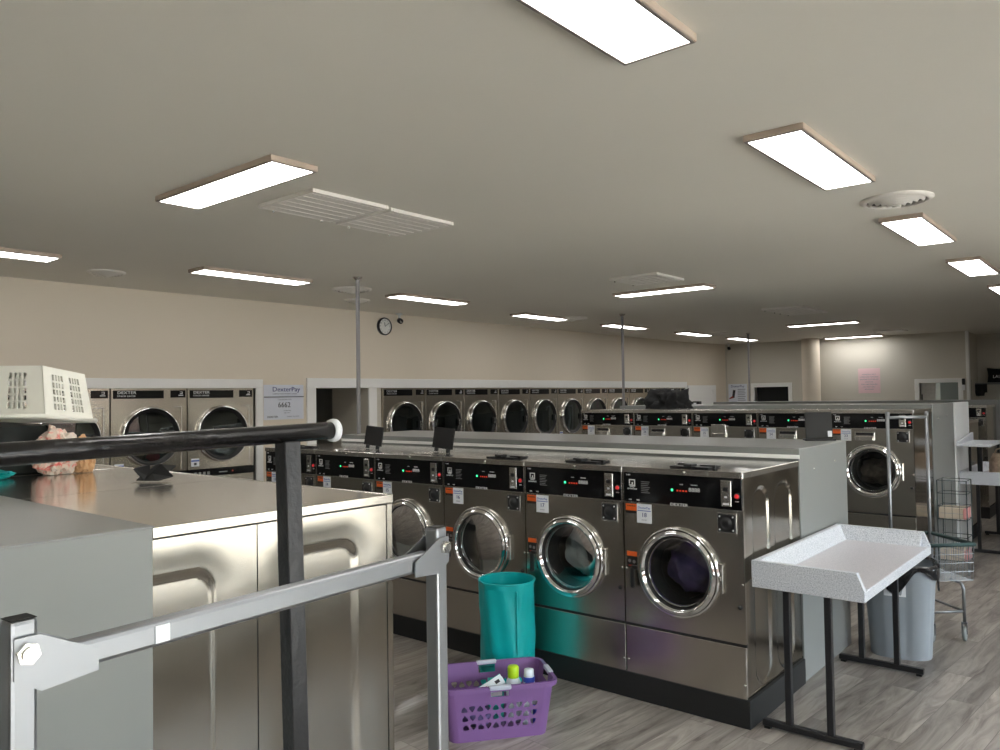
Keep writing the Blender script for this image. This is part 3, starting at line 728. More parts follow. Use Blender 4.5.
ft = make_table((-1.597, 3.875, 0), 'white speckled folding table with black legs, beside washer 18')
dup(ft, (-1.590, 9.375, 0), None, 'white speckled folding table far right, below the small upper shelf')
# upper shelf standing on the far table
t = thing('folding_shelf', 'small white speckled upper shelf on black legs over the far table', 'shelf', (-1.57, 9.20, .77))
m = mb('laminate'); m.box((0, -.06, .35), (.30, .80, .375), .004); m.poly([(0, -.06, .373), (0, .80, .373), (0, .80, .46), (0, -.06, .40)], (.02, 0, 0)); m.box((.30, .55, .35), (.40, .80, .375), .003); m.build('shelf_board', t)
for x, y in ((.07, .23), (.17, .23), (.07, .74), (.26, .74)):
    m = mb('black_metal'); m.box((x - .012, y, 0), (x + .012, y + .024, .35), .002); m.build('leg', t)

# ------------------------------------------------------------------ ceiling lights
def make_light(loc, rz, label):
    """origin at ceiling, fixture corner; long side 1.087 along local Y, 0.26 along X"""
    t = thing('ceiling_light', label, 'ceiling light', loc, rz, 'flat ceiling light panels')
    a, b, hh = .268, 1.122, .028
    m = mb('wood_light')
    for p, q in (((0, 0), (a, .012)), ((0, b - .012), (a, b)), ((0, .012), (.012, b - .012)), ((a - .012, .012), (a, b - .012))): m.box((p[0], p[1], -hh), (q[0], q[1], 0), .002)
    m.m('frame_dark'); f = .016
    for p, q in (((.004, .004), (a - .004, f)), ((.004, b - f), (a - .004, b - .004)), ((.004, f), (f, b - f)), ((a - f, f), (a - .004, b - f))): m.box((p[0], p[1], -hh - .003), (q[0], q[1], -hh + .004))
    m.build('frame', t)
    m = mb('diffuser'); m.box((.014, .014, -hh + .0), (a - .014, b - .014, -hh + .006)); m.build('diffuser', t)
    return t
LS = 1.032
L0 = make_light((-1.311 * LS, 1.139 * LS, ZC), 0, 'large lit ceiling panel at the top edge, closest overhead')
for i, (y, lb) in enumerate(((3.254, 'lit ceiling panel before the round diffuser, upper right'), (5.424, 'lit ceiling panel just past the large round diffuser'), (7.537, 'lit ceiling panel third along the right edge'), (9.70, 'lit ceiling panel cut off at the right edge'))):
    dup(L0, (-1.335 * LS, y * LS, ZC), None, lb)
for i, (x, y, lb) in enumerate(((-4.118 , 2.025, 'lit ceiling panel left of the paired square grilles'), (-4.515, 7.32, 'lit ceiling panel in the centre beside a square grille'), (-4.62, 12.86, 'lit ceiling panel in front of the far grille'), (-5.15, 16.45, 'lit ceiling panel washing the back wall with light'))):
    dup(L0, ((x + 1.087) * LS, y * LS, ZC), PI / 2, lb)
for i, (x, y, lb) in enumerate(((-6.50, 1.27, 'lit ceiling panel cut by the left edge'), (-6.224, 3.342, 'long lit ceiling panel above the clock wall, left of the first pole'), (-6.309, 5.616, 'lit ceiling panel just right of the first pole'), (-6.62, 8.12, 'lit ceiling panel fourth in the left line'), (-6.62, 10.35, 'lit ceiling panel before the second pole top'), (-6.56, 12.7, 'lit ceiling panel sixth in the left line'), (-6.50, 14.75, 'lit ceiling panel farthest in the left line, by the third pole'))):
    dup(L0, (x * LS, y * LS, ZC), None, lb)
for x, y, lb in ((.95, 1.2, 'unseen ceiling panel added beside the shopfront, nearest the viewer'), (.95, 3.4, 'unseen ceiling panel added second along the shopfront'), (.95, 6.9, 'unseen ceiling panel added third along the shopfront'), (.95, 11.0, 'unseen ceiling panel added fourth along the shopfront side'), (-.6, 15.2, 'unseen ceiling panel added before the alcove'), (-3.6, -2.2, 'unseen ceiling panel added behind the viewer')):  # extra panels added out of frame to brighten the room
    dup(L0, (x, y, ZC), None, lb)
# round diffusers
def make_diffuser(loc, r, label):
    t = thing('round_air_diffuser', label, 'air vent', loc, 0, 'round ceiling air diffusers')
    m = mb('vent_white'); m.lathe([(r, 0), (r, -.008), (r * .86, -.022), (r * .82, -.018), (r * .84, 0)], (0, 0, 0), 'z', 40)
    m.build('rim', t)
    m = mb('vent_white')
    for k, q in enumerate((.70, .53, .37, .22)):
        m.lathe([(r * (q + .075), -.010 - k * .004), (r * q, -.030 - k * .005), (r * (q - .015), -.028 - k * .005), (r * (q + .06), -.008 - k * .004)], (0, 0, 0), 'z', 32)
    m.lathe([(0, -.050), (r * .12, -.050), (r * .13, -.040), (0, -.038)], (0, 0, 0), 'z', 20); m.build('louvre_cone', t)
    m = mb('vent_dark'); m.lathe([(0, -.002), (r * .84, -.002)], (0, 0, 0), 'z', 32); m.build('dark_core', t)
    return t
for x, y, r, lb in ((-1.15, 5.10, .20, 'large round white ceiling diffuser between lights at upper right'), (-7.03, 3.02, .155, 'small round ceiling diffuser near the left wall'), (-6.40, 5.24, .21, 'round ceiling diffuser touching the first pole'), (-7.07, 5.87, .15, 'small round ceiling diffuser above the clock'), (-7.20, 9.60, .15, 'small round ceiling diffuser above the dryers at mid wall'), (-6.58, 9.55, .22, 'round ceiling diffuser left of the second pole'), (-7.27, 11.9, .16, 'small round diffuser behind the second pole'), (-7.25, 15.0, .16, 'smallest diffuser, near the far left corner'), (-6.35, 13.98, .22, 'round diffuser between the two farthest left lights')):
    make_diffuser((x, y, ZC), r, lb)
# square grilles
def make_grille(loc, sx, sy, label):
    t = thing('ceiling_grille', label, 'air vent', loc, 0, 'square ceiling grilles')
    m = mb('vent_white')
    for p, q in (((0, 0), (sx, .02)), ((0, sy - .02), (sx, sy)), ((0, .02), (.02, sy - .02)), ((sx - .02, .02), (sx, sy - .02))): m.box((p[0], p[1], -.022), (q[0], q[1], 0), .002)
    m.build('frame', t)
    m = mb('vent_white'); n = 6
    for k in range(n):
        x = .024 + (sx - .048) * k / n; w = (sx - .048) / n - .012
        T = Matrix.Translation((x + w / 2, sy / 2, -.019)) @ Matrix.Rotation(0, 4, 'Y'); m.box((-w / 2, -sy / 2 + .02, -.002), (w / 2, sy / 2 - .02, .002), T=T)
    m.build('slats', t)
    m = mb('vent_back'); m.box((.01, .01, -.004), (sx - .01, sy - .01, -.001)); m.build('dark_core', t)
    for q in (.18, .82):
        m = mb('steel_edge'); m.lathe([(0, -.034), (.008, -.030), (.008, -.02)], (.01, sy * q, 0), 'z', 10); m.build('latch', t)
for x, y, sx, sy, lb in ((-4.0, 2.58, .53, .55, 'slatted white ceiling grille, nearer of the adjoining pair'), (-4.02, 3.165, .53, .55, 'slatted white ceiling grille, farther of the adjoining pair'), (-4.08, 6.55, .53, .56, 'slatted ceiling grille touching the central light'), (-4.08, 10.45, .55, .56, 'slatted ceiling grille at mid right, first of a far pair'), (-4.08, 11.03, .55, .5, 'slatted ceiling grille at mid right, second of a far pair'), (-4.06, 15.9, .5, .5, 'slatted ceiling grille by the back wall')):
    make_grille((x, y, ZC), sx, sy, lb)
# poles
for x, y, zb, lb in ((-5.73, 4.763, 1.368, 'thin grey pole rising from the middle bulkhead to the ceiling'), (-5.763, 9.596, 1.55, 'thin grey pole rising behind the tall bulkhead'), (-5.93, 14.49, 0, 'farthest thin grey pole, beside the serving window')):
    t = thing('ceiling_pole', lb, 'pole', (x, y, zb), 0, 'poles from bulkheads to the ceiling')
    m = mb('pole_grey'); m.lathe([(.019, 0), (.019, ZC - zb - .012)], n=16); m.build('pole', t)
    m = mb('steel_edge'); m.lathe([(.019, ZC - zb - .03), (.045, ZC - zb - .008), (.045, ZC - zb), (0, ZC - zb)], n=20); m.build('ceiling_flange', t)

# ------------------------------------------------------------------ wall things
t = thing('wall_clock', 'round white wall clock with black rim high on the left wall', 'clock', (XL + .001, 7.02, 2.668)); t.scale = (.9, .70, .70)
m = mb('black_plastic'); m.lathe([(0, 0), (.165, 0), (.172, .03), (.165, .05), (.150, .052), (.148, .038)], axis='x', n=40); m.build('rim', t)
m = mb('clock_face'); m.lathe([(0, .036), (.150, .036)], axis='x', n=40); m.build('face', t)
m = mb('ink')
for k in range(12):
    a = PI / 2 - k * PI / 6; m.text(str(k or 12), .035, face_T((.037, .118 * math.cos(a), .118 * math.sin(a)), (0, 1, 0), (0, 0, 1)))
m.build('numerals', t)
m = mb('ink')
for a, l in ((math.radians(100), .075), (math.radians(35), .11)):
    m.tube([(.041, 0, 0), (.041, l * math.cos(a), l * math.sin(a))], .004, 6)
m.build('hands', t)
def camera_thing(loc, label, ax):
    t = thing('security_camera', label, 'camera', loc, 0, 'security cameras')
    m = mb('white_plastic'); m.lathe([(0, 0), (.045, 0), (.045, -.015), (.018, -.03), (.018, -.07), (0, -.07)], n=20); m.build('mount', t)
    m = mb('black_plastic'); m.tube([(0, 0, -.095), (.05 * ax[0], .05 * ax[1], -.115)], .036, 14); m.m('chrome'); m.lathe([(0, 0), (.02, 0)], (.052 * ax[0], .052 * ax[1], -.115), 'x', 14); m.build('camera_head', t)
camera_thing((-7.80, 7.20, ZC), 'black and white security camera beside the wall clock', (1, -.3))
camera_thing((-7.55, 17.3, ZC), 'small security camera at the far left corner ceiling', (.6, -.8))
# laundry poster on the left wall
t = thing('payment_poster', 'crinkled white laundry payment poster with number 6662', 'poster', (XL + .003, 5.443, 1.675))
m = mb('white_paper'); m.grid(24, 18, lambda u, v: (.006 + .005 * noise.noise(Vector((u * 6, v * 5, 1))), -.278 + .556 * u, -.205 + .41 * v)); m.build('sheet', t)
R_ = (0, 1, 0); U_ = (0, 0, 1)
m = mb('ink_blue'); m.text('DexterPay', .078, face_T((.0125, .03, .15), R_, U_), 'CENTER', .001, 1.15); m.m('ink_grey'); m.text('CONTACTLESS PAYMENT SYSTEM', .020, face_T((.0125, .01, .098), R_, U_), 'CENTER', .001, 1.1)
m.m('ink'); m.box((.012, -.275, .058), (.014, .275, .066)); m.text('6662', .088, face_T((.0125, .0, -.035), R_, U_), 'CENTER', .001); m.m('ink_grey'); m.text('LOCATION CODE', .022, face_T((.0125, .01, .030), R_, U_)); m.text('text for help', .02, face_T((.0125, .04, -.10), R_, U_)); m.text('app  store', .02, face_T((.0125, .04, -.125), R_, U_)); m.m('ink'); m.text('DEXTER', .030, face_T((.0125, -.16, -.172), R_, U_), 'CENTER', .001, 1.3); m.m('ink_grey'); m.text('LAUNDRY SOLUTIONS', .017, face_T((.0125, .12, -.172), R_, U_)); m.build('lettering', t)
# back wall poster and pink notice
t = thing('instruction_poster', 'pale blue instruction poster beside the farthest pole', 'poster', (-7.44, YF - .004, 1.68))
m = mb('white_paper'); m.box((-.225, -.004, -.235), (.225, 0, .235)); m.build('sheet', t)
BT = lambda x, z: face_T((x, -.006, z), (1, 0, 0), (0, 0, 1))
m = mb('ink_blue'); m.text('DexterPay', .075, BT(0, .18), 'CENTER', .001); m.m('ink_grey')
for r in range(7): m.box((.0, -.0055, .10 - r * .042), (.19 - .02 * (r % 2), -.004, .118 - r * .042))
m.m('ink'); m.poly([(-.14, -.006, -.08), (-.08, -.006, -.09), (-.05, -.006, .09), (-.11, -.006, .10)], (0, .002, 0)); m.m('print_red'); m.poly([(-.21, -.007, -.12), (-.10, -.007, -.09), (-.12, -.007, -.04), (-.20, -.007, -.09)], (0, .002, 0)); m.m('label_blue'); m.box((-.16, -.0055, -.20), (-.02, -.004, -.17)); m.build('print', t)
t = thing('pink_notice', 'pink notice sheet with dark lines of writing on the back wall', 'notice', (-4.57, YF - .004, 1.92))
m = mb('pink_paper'); m.box((-.215, -.004, -.26), (.215, 0, .26), .001); m.build('sheet', t)
m = mb('ink_grey')
for r, (tx) in enumerate(('PLEASE DO NOT', 'OVERLOAD WASHERS', 'REMOVE CLOTHES AS', 'SOON AS', 'THEY ARE FINISHED', 'OR THEY WILL', 'BE MOVED')): m.text(tx, .036, BT(0, .13 - r * .052), 'CENTER', .001)
m.build('writing', t)
# wall gadget by the doorway
t = thing('bottle_opener', 'small black and white wall fixture right of the far doorway', 'fixture', (-2.845, YF - .03, 1.80))
m = mb('black_plastic'); m.box((-.025, -.02, 0), (.025, .028, .12), .004); m.build('dark_body', t)
m = mb('white_plastic'); m.box((-.028, -.03, -.11), (.028, .028, -.005), .006); m.build('pale_body', t)
# alcove shelf, pillow bag and dark cloth
t = thing('alcove_shelf', 'grey wall shelf in the far right alcove', 'shelf', (-2.6, YR, 1.80))
m = mb('grey_paint'); m.box((-.40, -.35, 0), (1.6, 0, .035), .003); m.build('board', t)
m = mb('wire'); 
for x in (-.2, .6, 1.4): m.tube([(x, -.01, -.25), (x, -.01, -.0), ], .012, 8); m.tube([(x, -.01, -.22), (x, -.3, -.005)], .010, 8)
m.build('brackets', t)
t = thing('pillow_bag', 'black printed bag lying on the alcove shelf', 'bag', (-2.32, YR - .18, 1.836))
m = mb('fabric_black')
def pil(u, v):
    x = -.29 + .58 * u; z = .30 * v; e = (1 - (2 * u - 1) ** 4) * (1 - (2 * v - 1) ** 4)
    return x * (1 - .06 * math.sin(PI * v)), -.10 * e, z * (1 - .08 * math.sin(PI * u)) + .003
m.grid(20, 14, pil); m.grid(20, 14, lambda u, v: (pil(u, v)[0], .10 * (1 - (2 * u - 1) ** 4) * (1 - (2 * v - 1) ** 4), pil(u, v)[2])); m.build('body', t)
m = mb('print_white'); m.text('LAUNDRY', .085, face_T((.02, -.106, .12), (1, 0, 0), (0, 0, 1)), 'CENTER', .001); m.build('print', t)
t = thing('hanging_cloth', 'black cloth hanging below the alcove shelf', 'cloth', (-2.73, YR - .36, 1.81))
m = mb('fabric_black')
m.grid(16, 10, lambda u, v: (-.14 + .28 * u, -.012 + .008 * math.sin(u * 14), -.17 * v - (.07 * v if .25 < u < .85 else 0))); m.grid(16, 10, lambda u, v: (-.14 + .28 * u, -.004 + .008 * math.sin(u * 14), -.17 * v - (.07 * v if .25 < u < .85 else 0))); m.build('cloth', t)

# ------------------------------------------------------------------ things on the rows
t = thing('tablet_sign', 'black upright sign with a white tag on the end of the middle bulkhead', 'sign', (-1.765, 5.50, 1.368), .52)
m = mb('black_rubber'); T = Matrix.Rotation(math.radians(-10), 4, 'X'); m.box((-.088, -.006, .012), (.088, .006, .195), .003, T=T); m.build('board', t)
m = mb('black_plastic'); m.box((-.10, -.04, 0), (.10, .05, .012), .003); m.build('base', t)
m = mb('label_white'); m.box((.055, -.008, .025), (.082, -.005, .065), T=T); m.build('tag', t)
# black garment on rear row
t = pile('black_garment', 'fabric_black', (0, 0, 0), .25, 'crumpled black garment draped on top of the rear washers', 'clothing', None, 5, .8, .8, .75, -.035)
t.location = (-4.14, 7.86, 1.568); t.scale = (.78, .8, .85)
t = thing('small_black_case', 'small black case on top of the tall bulkhead', 'case', (-4.72, 9.75, 1.55))
m = mb('black_plastic'); m.box((-.05, -.04, 0), (.05, .04, .05), .006); m.build('body', t)
m = mb('label_white'); m.box((-.03, -.0415, .01), (.01, -.040, .03)); m.build('label', t)
# dispenser flap on the near row
t = thing('soap_flap', 'folded black soap flap on top of the near washers', 'flap', (-3.24, 1.575, 1.370), .55); t.scale = (.72, .72, .85)
m = mb('black_plastic')
A = Matrix.Rotation(math.radians(20), 4, 'X')
m.poly([(-.085, -.02, 0), (.045, -.02, 0), (.10, .09, .062), (-.03, .10, .070)], (.004, -.004, .006)); m.poly([(-.03, -.03, 0), (.06, -.05, 0), (.135, .0, .018), (.04, .03, .075), (-.02, .02, .05)], (0, .004, .005)); m.poly([(-.13, .02, .052), (-.03, -.03, .0), (-.01, .0, .01), (-.05, .06, .068), (-.10, .06, .065)], (0, .004, .005)); m.build('flap', t)
m = mb('steel_edge'); m.box((-.10, -.05, 0), (.13, -.015, .003)); m.build('hinge_plate', t)

# ------------------------------------------------------------------ cream basket, bags, hamper under it (on the near row)
BK = Vector((-3.30, 1.135, 0))
t = thing('cream_laundry_basket', 'cream slotted plastic laundry basket turned upside down on a black hamper', 'basket', (0, 0, 0))
def basket(m, L, W, H, taper, wall, groups_l, groups_s, T):
    """upside-down-able basket made of bars: side faces with slot groups. local: rim at z=0 (open), floor at z=H"""
    hl, hw = L / 2, W / 2
    def P_(side, s, h):     # s -1..1 along the face, h 0..1 up to floor
        k = 1 - taper * h
        x, y = {'f': (s * hl, -hw), 'b': (-s * hl, hw), 'r': (hl, s * hw), 'l': (-hl, -s * hw)}[side]
        return Vector((x * k, y * k, H * h))
    for side, groups in (('f', groups_l), ('b', groups_l), ('r', groups_s), ('l', groups_s)):
        n_out = {'f': Vector((0, -1, 0)), 'b': Vector((0, 1, 0)), 'r': Vector((1, 0, 0)), 'l': Vector((-1, 0, 0))}[side]
        def cell(s0, s1, h0, h1):
            q = [P_(side, s0, h0), P_(side, s1, h0), P_(side, s1, h1), P_(side, s0, h1)]
            A_ = [m.bm.verts.new(T @ p) for p in q]; B_ = [m.bm.verts.new(T @ (p - n_out * wall)) for p in q]
            fs = [m.bm.faces.new(A_), m.bm.faces.new(list(reversed(B_)))]
            for k in range(4): fs.append(m.bm.faces.new((A_[k], B_[k], B_[(k + 1) % 4], A_[(k + 1) % 4])))
            m._tag(fs)
        h0, h1 = .17, .86; rows = [h0 + (h1 - h0) * k / 5 for k in range(6)]
        cell(-1, 1, 0, h0); cell(-1, 1, h1, 1)
        s = -1
        for g0, g1 in groups:
            cell(s, g0, h0, h1)
            n = 4; cw = (g1 - g0) / n
            for k in range(n - 1): cell(g0 + cw * (k + 1) - cw * .20, g0 + cw * (k + 1) + cw * .20, h0, h1)
            for r in range(1, 5): cell(g0, g1, rows[r] - .02, rows[r] + .02)
            s = g1
        cell(s, 1, h0, h1)
    k = 1 - taper
    m.box((-hl * k, -hw * k, H - wall), (hl * k, hw * k, H), .006, T=T)
    for a in range(1):
        m.tube([(-hl - .006, -hw - .006, .006), (hl + .006, -hw - .006, .006), (hl + .006, hw + .006, .006), (-hl - .006, hw + .006, .006)], .011, 8, closed=True, T=T)
TB = Matrix.Translation((-4.306, 1.377, 1.622)) @ Matrix.Rotation(math.radians(40.4), 4, 'Z') @ Matrix.Rotation(math.radians(.5), 4, 'Y') @ Matrix.Rotation(math.radians(-4.5), 4, 'X')
m = mb('cream_plastic'); basket(m, .62, .44, .245, .14, .006, [(-.72, -.42), (-.16, .16), (.42, .72)], [(-.62, -.14), (.14, .62)], TB)
m.build('shell', t)
m = mb('cloth_black'); 
T = Matrix.Translation((-4.34, 1.37, 1.369)) @ Matrix.Rotation(math.radians(40.4), 4, 'Z')
m.grid(30, 8, lambda u, v: tuple(T @ Vector(((.215 + .012 * math.sin(9 * v + u * 20)) * math.cos(2 * PI * u), (.20 + .01 * math.sin(17 * u)) * math.sin(2 * PI * u), .222 * v + .002))))
m.grid(30, 3, lambda u, v: tuple(T @ Vector(((.215 + .012 * math.sin(9 + u * 20)) * math.cos(2 * PI * u) * (1 - v), (.20 + .01 * math.sin(17 * u)) * math.sin(2 * PI * u) * (1 - v), .224 + .02 * v)))); tag(m.build('black_hamper'), 'black fabric hamper bulging beneath the cream basket', 'hamper')
# plastic grocery bag
def crumple(name, mt, loc, sz, label, cat, seed, sub=4, amp=.3):
    m = mb(mt); bmesh.ops.create_icosphere(m.bm, subdivisions=sub, radius=1)
    for v in m.bm.verts:
        p = v.co.copy(); n_ = abs(noise.noise(p * 2.6 + Vector((seed, 0, 0)))) * 1.4 + .5 * noise.noise(p * 7 + Vector((0, seed, 0)))
        p *= 1 - .15 + amp * n_
        if p.z < -.75: p.z = -.75
        v.co = Vector((p.x * sz[0], p.y * sz[1], (p.z + .75) * sz[2]))
    for f in m.bm.faces: f.smooth = False
    o = m.build(name); o.location = loc; return tag(o, label, cat)
def bagmat():
    m, N, L, b = newmat('grocery_bag_film'); tc = N.new('ShaderNodeTexCoord')
    n = N.new('ShaderNodeTexNoise'); n.inputs['Scale'].default_value = 14; n.inputs['Distortion'].default_value = 2; L.new(tc.outputs['Object'], n.inputs['Vector'])
    rp = N.new('ShaderNodeValToRGB'); e = rp.color_ramp.elements; e[0].position = .42; e[0].color = (.70, .60, .52, 1); e[1].position = .62; e[1].color = (.75, .18, .16, 1)
    a = e.new(.55); a.color = (.78, .58, .48, 1)
    L.new(n.outputs['Fac'], rp.inputs[0]); L.new(rp.outputs[0], b.inputs['Base Color']); b.inputs['Roughness'].default_value = .35; return m
M['grocery'] = bagmat()
gb = thing('plastic_grocery_bag', 'crumpled pink, cream and tan plastic grocery bag on the steel top under the basket', 'bag', (-3.97, 1.495, 1.369)); gb.scale = (.86, .86, .95)
for nm, mt, lc, szz, sd in (('bag_film', 'grocery', (0, -.03, 0), (.115, .115, .128), 4.2), ('tan_bag_film', 'skin_tan', (.02, .105, 0), (.075, .07, .105), 8.8)):
    q = crumple(nm, mt, lc, szz, '', '', sd); del q['label']; del q['category']; q.parent = gb
    if nm == 'tan_bag_film': q['label'] = 'tan translucent side of the bag'
crumple('teal_cloth', 'teal', (-3.98, 1.20, 1.369), (.13, .10, .022), 'strip of teal cloth lying at the left edge on the steel top', 'cloth', 1.7, 3)
t = thing('blue_bottle', 'bright blue bottle cap poking out under the basket', 'bottle', (-4.11, 1.52, 1.369))
m = mb('bottle_white'); m.lathe([(0, 0), (.03, 0), (.03, .12), (.018, .145)], n=16); m.build('body', t)
m = mb('blue_cap'); m.lathe([(.024, .145), (.026, .19), (0, .195)], n=16); m.build('cap', t)

# ------------------------------------------------------------------ black rail and post (garment rail of a cart)
t = thing('black_garment_rail', 'black steel garment rail on a square post with a white end cap', 'garment rail', (-1.256, .872, 0))
m = mb('black_rod'); m.tube([(.002, -1.0, 1.620), (0, .105, 1.638)], .0172, 24); m.build('rail', t)
m = mb('white_plastic'); m.lathe([(.0173, .099), (.0220, .100), (.0232, .107), (.0222, .112), (.018, .113)], (0, 0, 1.638), 'y', 28); m.m('black_rubber'); m.lathe([(0, .1105), (.0183, .1105)], (0, 0, 1.638), 'y', 24); m.build('end_cap', t)
m = mb('black_metal'); TP = Matrix.Identity(4); TP[0][2] = -.016; TP[0][3] = .016 * 1.6; TP[1][2] = -.013; TP[1][3] = .013 * 1.6
m.box((-.0175, -.0175, .03), (.0175, .0175, 1.622), .002, T=TP); m.build('post', t)
m = mb('black_metal'); m.box((-.25, .02, .0), (.25, .06, .03), .003); m.box((.02, -.3, .0), (.06, .3, .03), .003); m.build('base', t)

# chrome laundry cart
t = thing('chrome_laundry_cart', 'chrome laundry cart frame with a low hanging bar in the near foreground', 'laundry cart', (-.79, .535, 0))
P0, P1 = Vector((.019, -.279, 0)), Vector((-.019, .279, 0)); dd = (P1 - P0).normalized(); ang = math.atan2(dd.y, dd.x)
def sqpost(m, p, z0, z1, s=.0117, bev=.004):
    T = Matrix.Translation(p) @ Matrix.Rotation(ang, 4, 'Z'); m.box((-s, -s, z0), (s, s, z1), bev, T=T, seg=2)
for p in (P0, P1):
    m = mb('chrome_soft'); sqpost(m, p, .14, 1.512); m.m('black_rubber'); T = Matrix.Translation(p) @ Matrix.Rotation(ang, 4, 'Z'); m.box((-.0105, -.0105, 1.5119), (.0105, .0105, 1.5125), T=T); m.build('post', t)
side = Vector((dd.y, -dd.x, 0))
m = mb('chrome_soft'); T = Matrix.Translation((P0 + P1) / 2 + Vector((0, 0, 1.468))) @ Matrix.Rotation(ang, 4, 'Z')
LL = (P1 - P0).length / 2
m.box((-LL + .02, -.0115, -.0125), (LL - .02, .0115, .0125), .0045, T=T, seg=2); hb = m.build('hanging_bar', t)
m = mb('label_white'); m.box((-LL + .12, -.013, -.008), (-LL + .135, -.0112, .009), T=T); m.build('worn_spot', hb)
for p, s in ((P0, 1), (P1, -1)):
    m = mb('chrome_soft'); T = Matrix.Translation(p + Vector((0, 0, 1.468))) @ Matrix.Rotation(ang, 4, 'Z')
    for yy in (-1, 1):
        y = yy * .0140
        pts = [(-.010 * s, y, .030), (.010 * s, y, .030), (.062 * s, y, .004), (.062 * s, y, -.016), (.012 * s, y, -.020), (-.010 * s, y, -.006)]
        m.poly([T @ Vector(q) for q in pts], (T.to_3x3() @ Vector((0, yy * .002, 0))))
    m.build('bracket', t)
    m = mb('steel_edge'); m.tube([(0, -.024, .016), (0, .024, .016)], .0065, 12, T=T); m.tube([(0, -.021, .016), (0, -.0165, .016)], .010, 6, T=T, smooth=False); m.tube([(0, .0165, .016), (0, .021, .016)], .010, 6, T=T, smooth=False); m.build('bolt', t)
def wire_basket(m, T, L, W, z0, z1, nx, ny, r=.0022, flare=.04):
    def rect(z, k): return [(-L / 2 * k, -W / 2 * k, z), (L / 2 * k, -W / 2 * k, z), (L / 2 * k, W / 2 * k, z), (-L / 2 * k, W / 2 * k, z)]
    for q in range(5):
        f = q / 4; m.tube(rect(z0 + (z1 - z0) * f, 1 - flare * (1 - f)), r, 5, closed=True, T=T, smooth=False)
    k = 1 - flare
    for i in range(nx + 1):
        x = -L / 2 + L * i / nx; m.tube([(x, -W / 2, z1), (x * k, -W / 2 * k, z0), (x * k, W / 2 * k, z0), (x, W / 2, z1)], r * .8, 4, T=T, smooth=False)
    for i in range(1, ny):
        y = -W / 2 + W * i / ny; m.tube([(-L / 2, y, z1), (-L / 2 * k, y * k, z0), (L / 2 * k, y * k, z0), (L / 2, y, z1)], r * .8, 4, T=T, smooth=False)
T = Matrix.Translation((P0 + P1) / 2 + side * .27) @ Matrix.Rotation(ang, 4, 'Z')
m = mb('wire'); wire_basket(m, T, .60, .50, .34, .70, 16, 12); m.build('wire_basket', t)
m = mb('chrome_soft'); 
m.tube([T @ Vector(q) for q in ((-.29, -.25, .14), (.29, -.25, .14), (.29, .25, .14), (-.29, .25, .14))], .012, 10, closed=True); m.tube([T @ Vector(q) for q in ((-.3, -.25, .70), (.3, -.25, .70), (.3, .25, .70), (-.3, .25, .70))], .010, 10, closed=True)
for q in ((-.28, -.24), (.28, -.24)): m.tube([T @ Vector((*q, .14)), T @ Vector((*q, .70))], .010, 8)
m.build('lower_frame', t)
def caster(root, p, r=.05):
    m = mb('wheel'); m.lathe([(0, -.012), (r * .8, -.012), (r, -.008), (r, .008), (r * .8, .012), (0, .012)], (p[0], p[1], r + .001), 'x', 20); w = m.build('caster', root)
    m = mb('chrome_soft'); m.box((p[0] - .018, p[1] - .012, r), (p[0] - .013, p[1] + .012, 2 * r + .02)); m.box((p[0] + .013, p[1] - .012, r), (p[0] + .018, p[1] + .012, 2 * r + .02)); m.box((p[0] - .018, p[1] - .014, 2 * r + .015), (p[0] + .018, p[1] + .014, 2 * r + .03)); m.build('fork', w)
for q in ((-.28, -.24), (.28, -.24), (.28, .24), (-.28, .24)):
    v = T @ Vector((*q, 0)); caster(t, v)

# second cart, standing behind the bin, with its own rail frame
t = thing('wire_laundry_cart', 'wire laundry cart with chrome rail frame and grey casters, behind the trash bin', 'laundry cart', (-1.235, 6.13, 0))
CL, CW = .46, .32; T = Matrix.Rotation(math.radians(135), 4, 'Z')
m = mb('chrome_soft')
a, b = T @ Vector((CL / 2 - .01, CW / 2 - .01, 0)), T @ Vector((CL / 2 - .01, -CW / 2 + .01, 0))
for p in (a, b): m.tube([p + Vector((0, 0, .16)), p + Vector((0, 0, 1.545))], .0125, 12); m.lathe([(0, .0), (.015, -.004), (.015, -.03)], p + Vector((0, 0, 1.548)), 'z', 12)
m.tube([a + Vector((0, 0, 1.505)), b + Vector((0, 0, 1.505))], .011, 12); m.build('rail_frame', t)
m = mb('wire'); wire_basket(m, T, CL, CW, .42, .655, 18, 12, .0022); m.build('wire_basket', t)
m = mb('green_rail'); m.tube([T @ Vector((x, y, .66)) for x, y in ((-CL / 2, -CW / 2), (CL / 2, -CW / 2), (CL / 2, CW / 2), (-CL / 2, CW / 2))], .014, 8, closed=True); m.build('rubber_bumper', t)
m = mb('chrome_soft'); cq = [(sx_ * (CL / 2 - .055), sy_ * (CW / 2 - .045)) for sx_, sy_ in ((-1, -1), (1, -1), (1, 1), (-1, 1))]
for q in cq: m.tube([T @ Vector((q[0] * .6, q[1] * .6, .405)), T @ Vector((q[0] * .93, q[1] * .93, .39)), T @ Vector((q[0], q[1], .35)), T @ Vector((q[0], q[1], .13))], .011, 8)
m.tube([T @ Vector((*q, .20)) for q in cq], .009, 8, closed=True); m.build('leg_frame', t)
for q in cq: caster(t, T @ Vector((*q, 0)), .05)

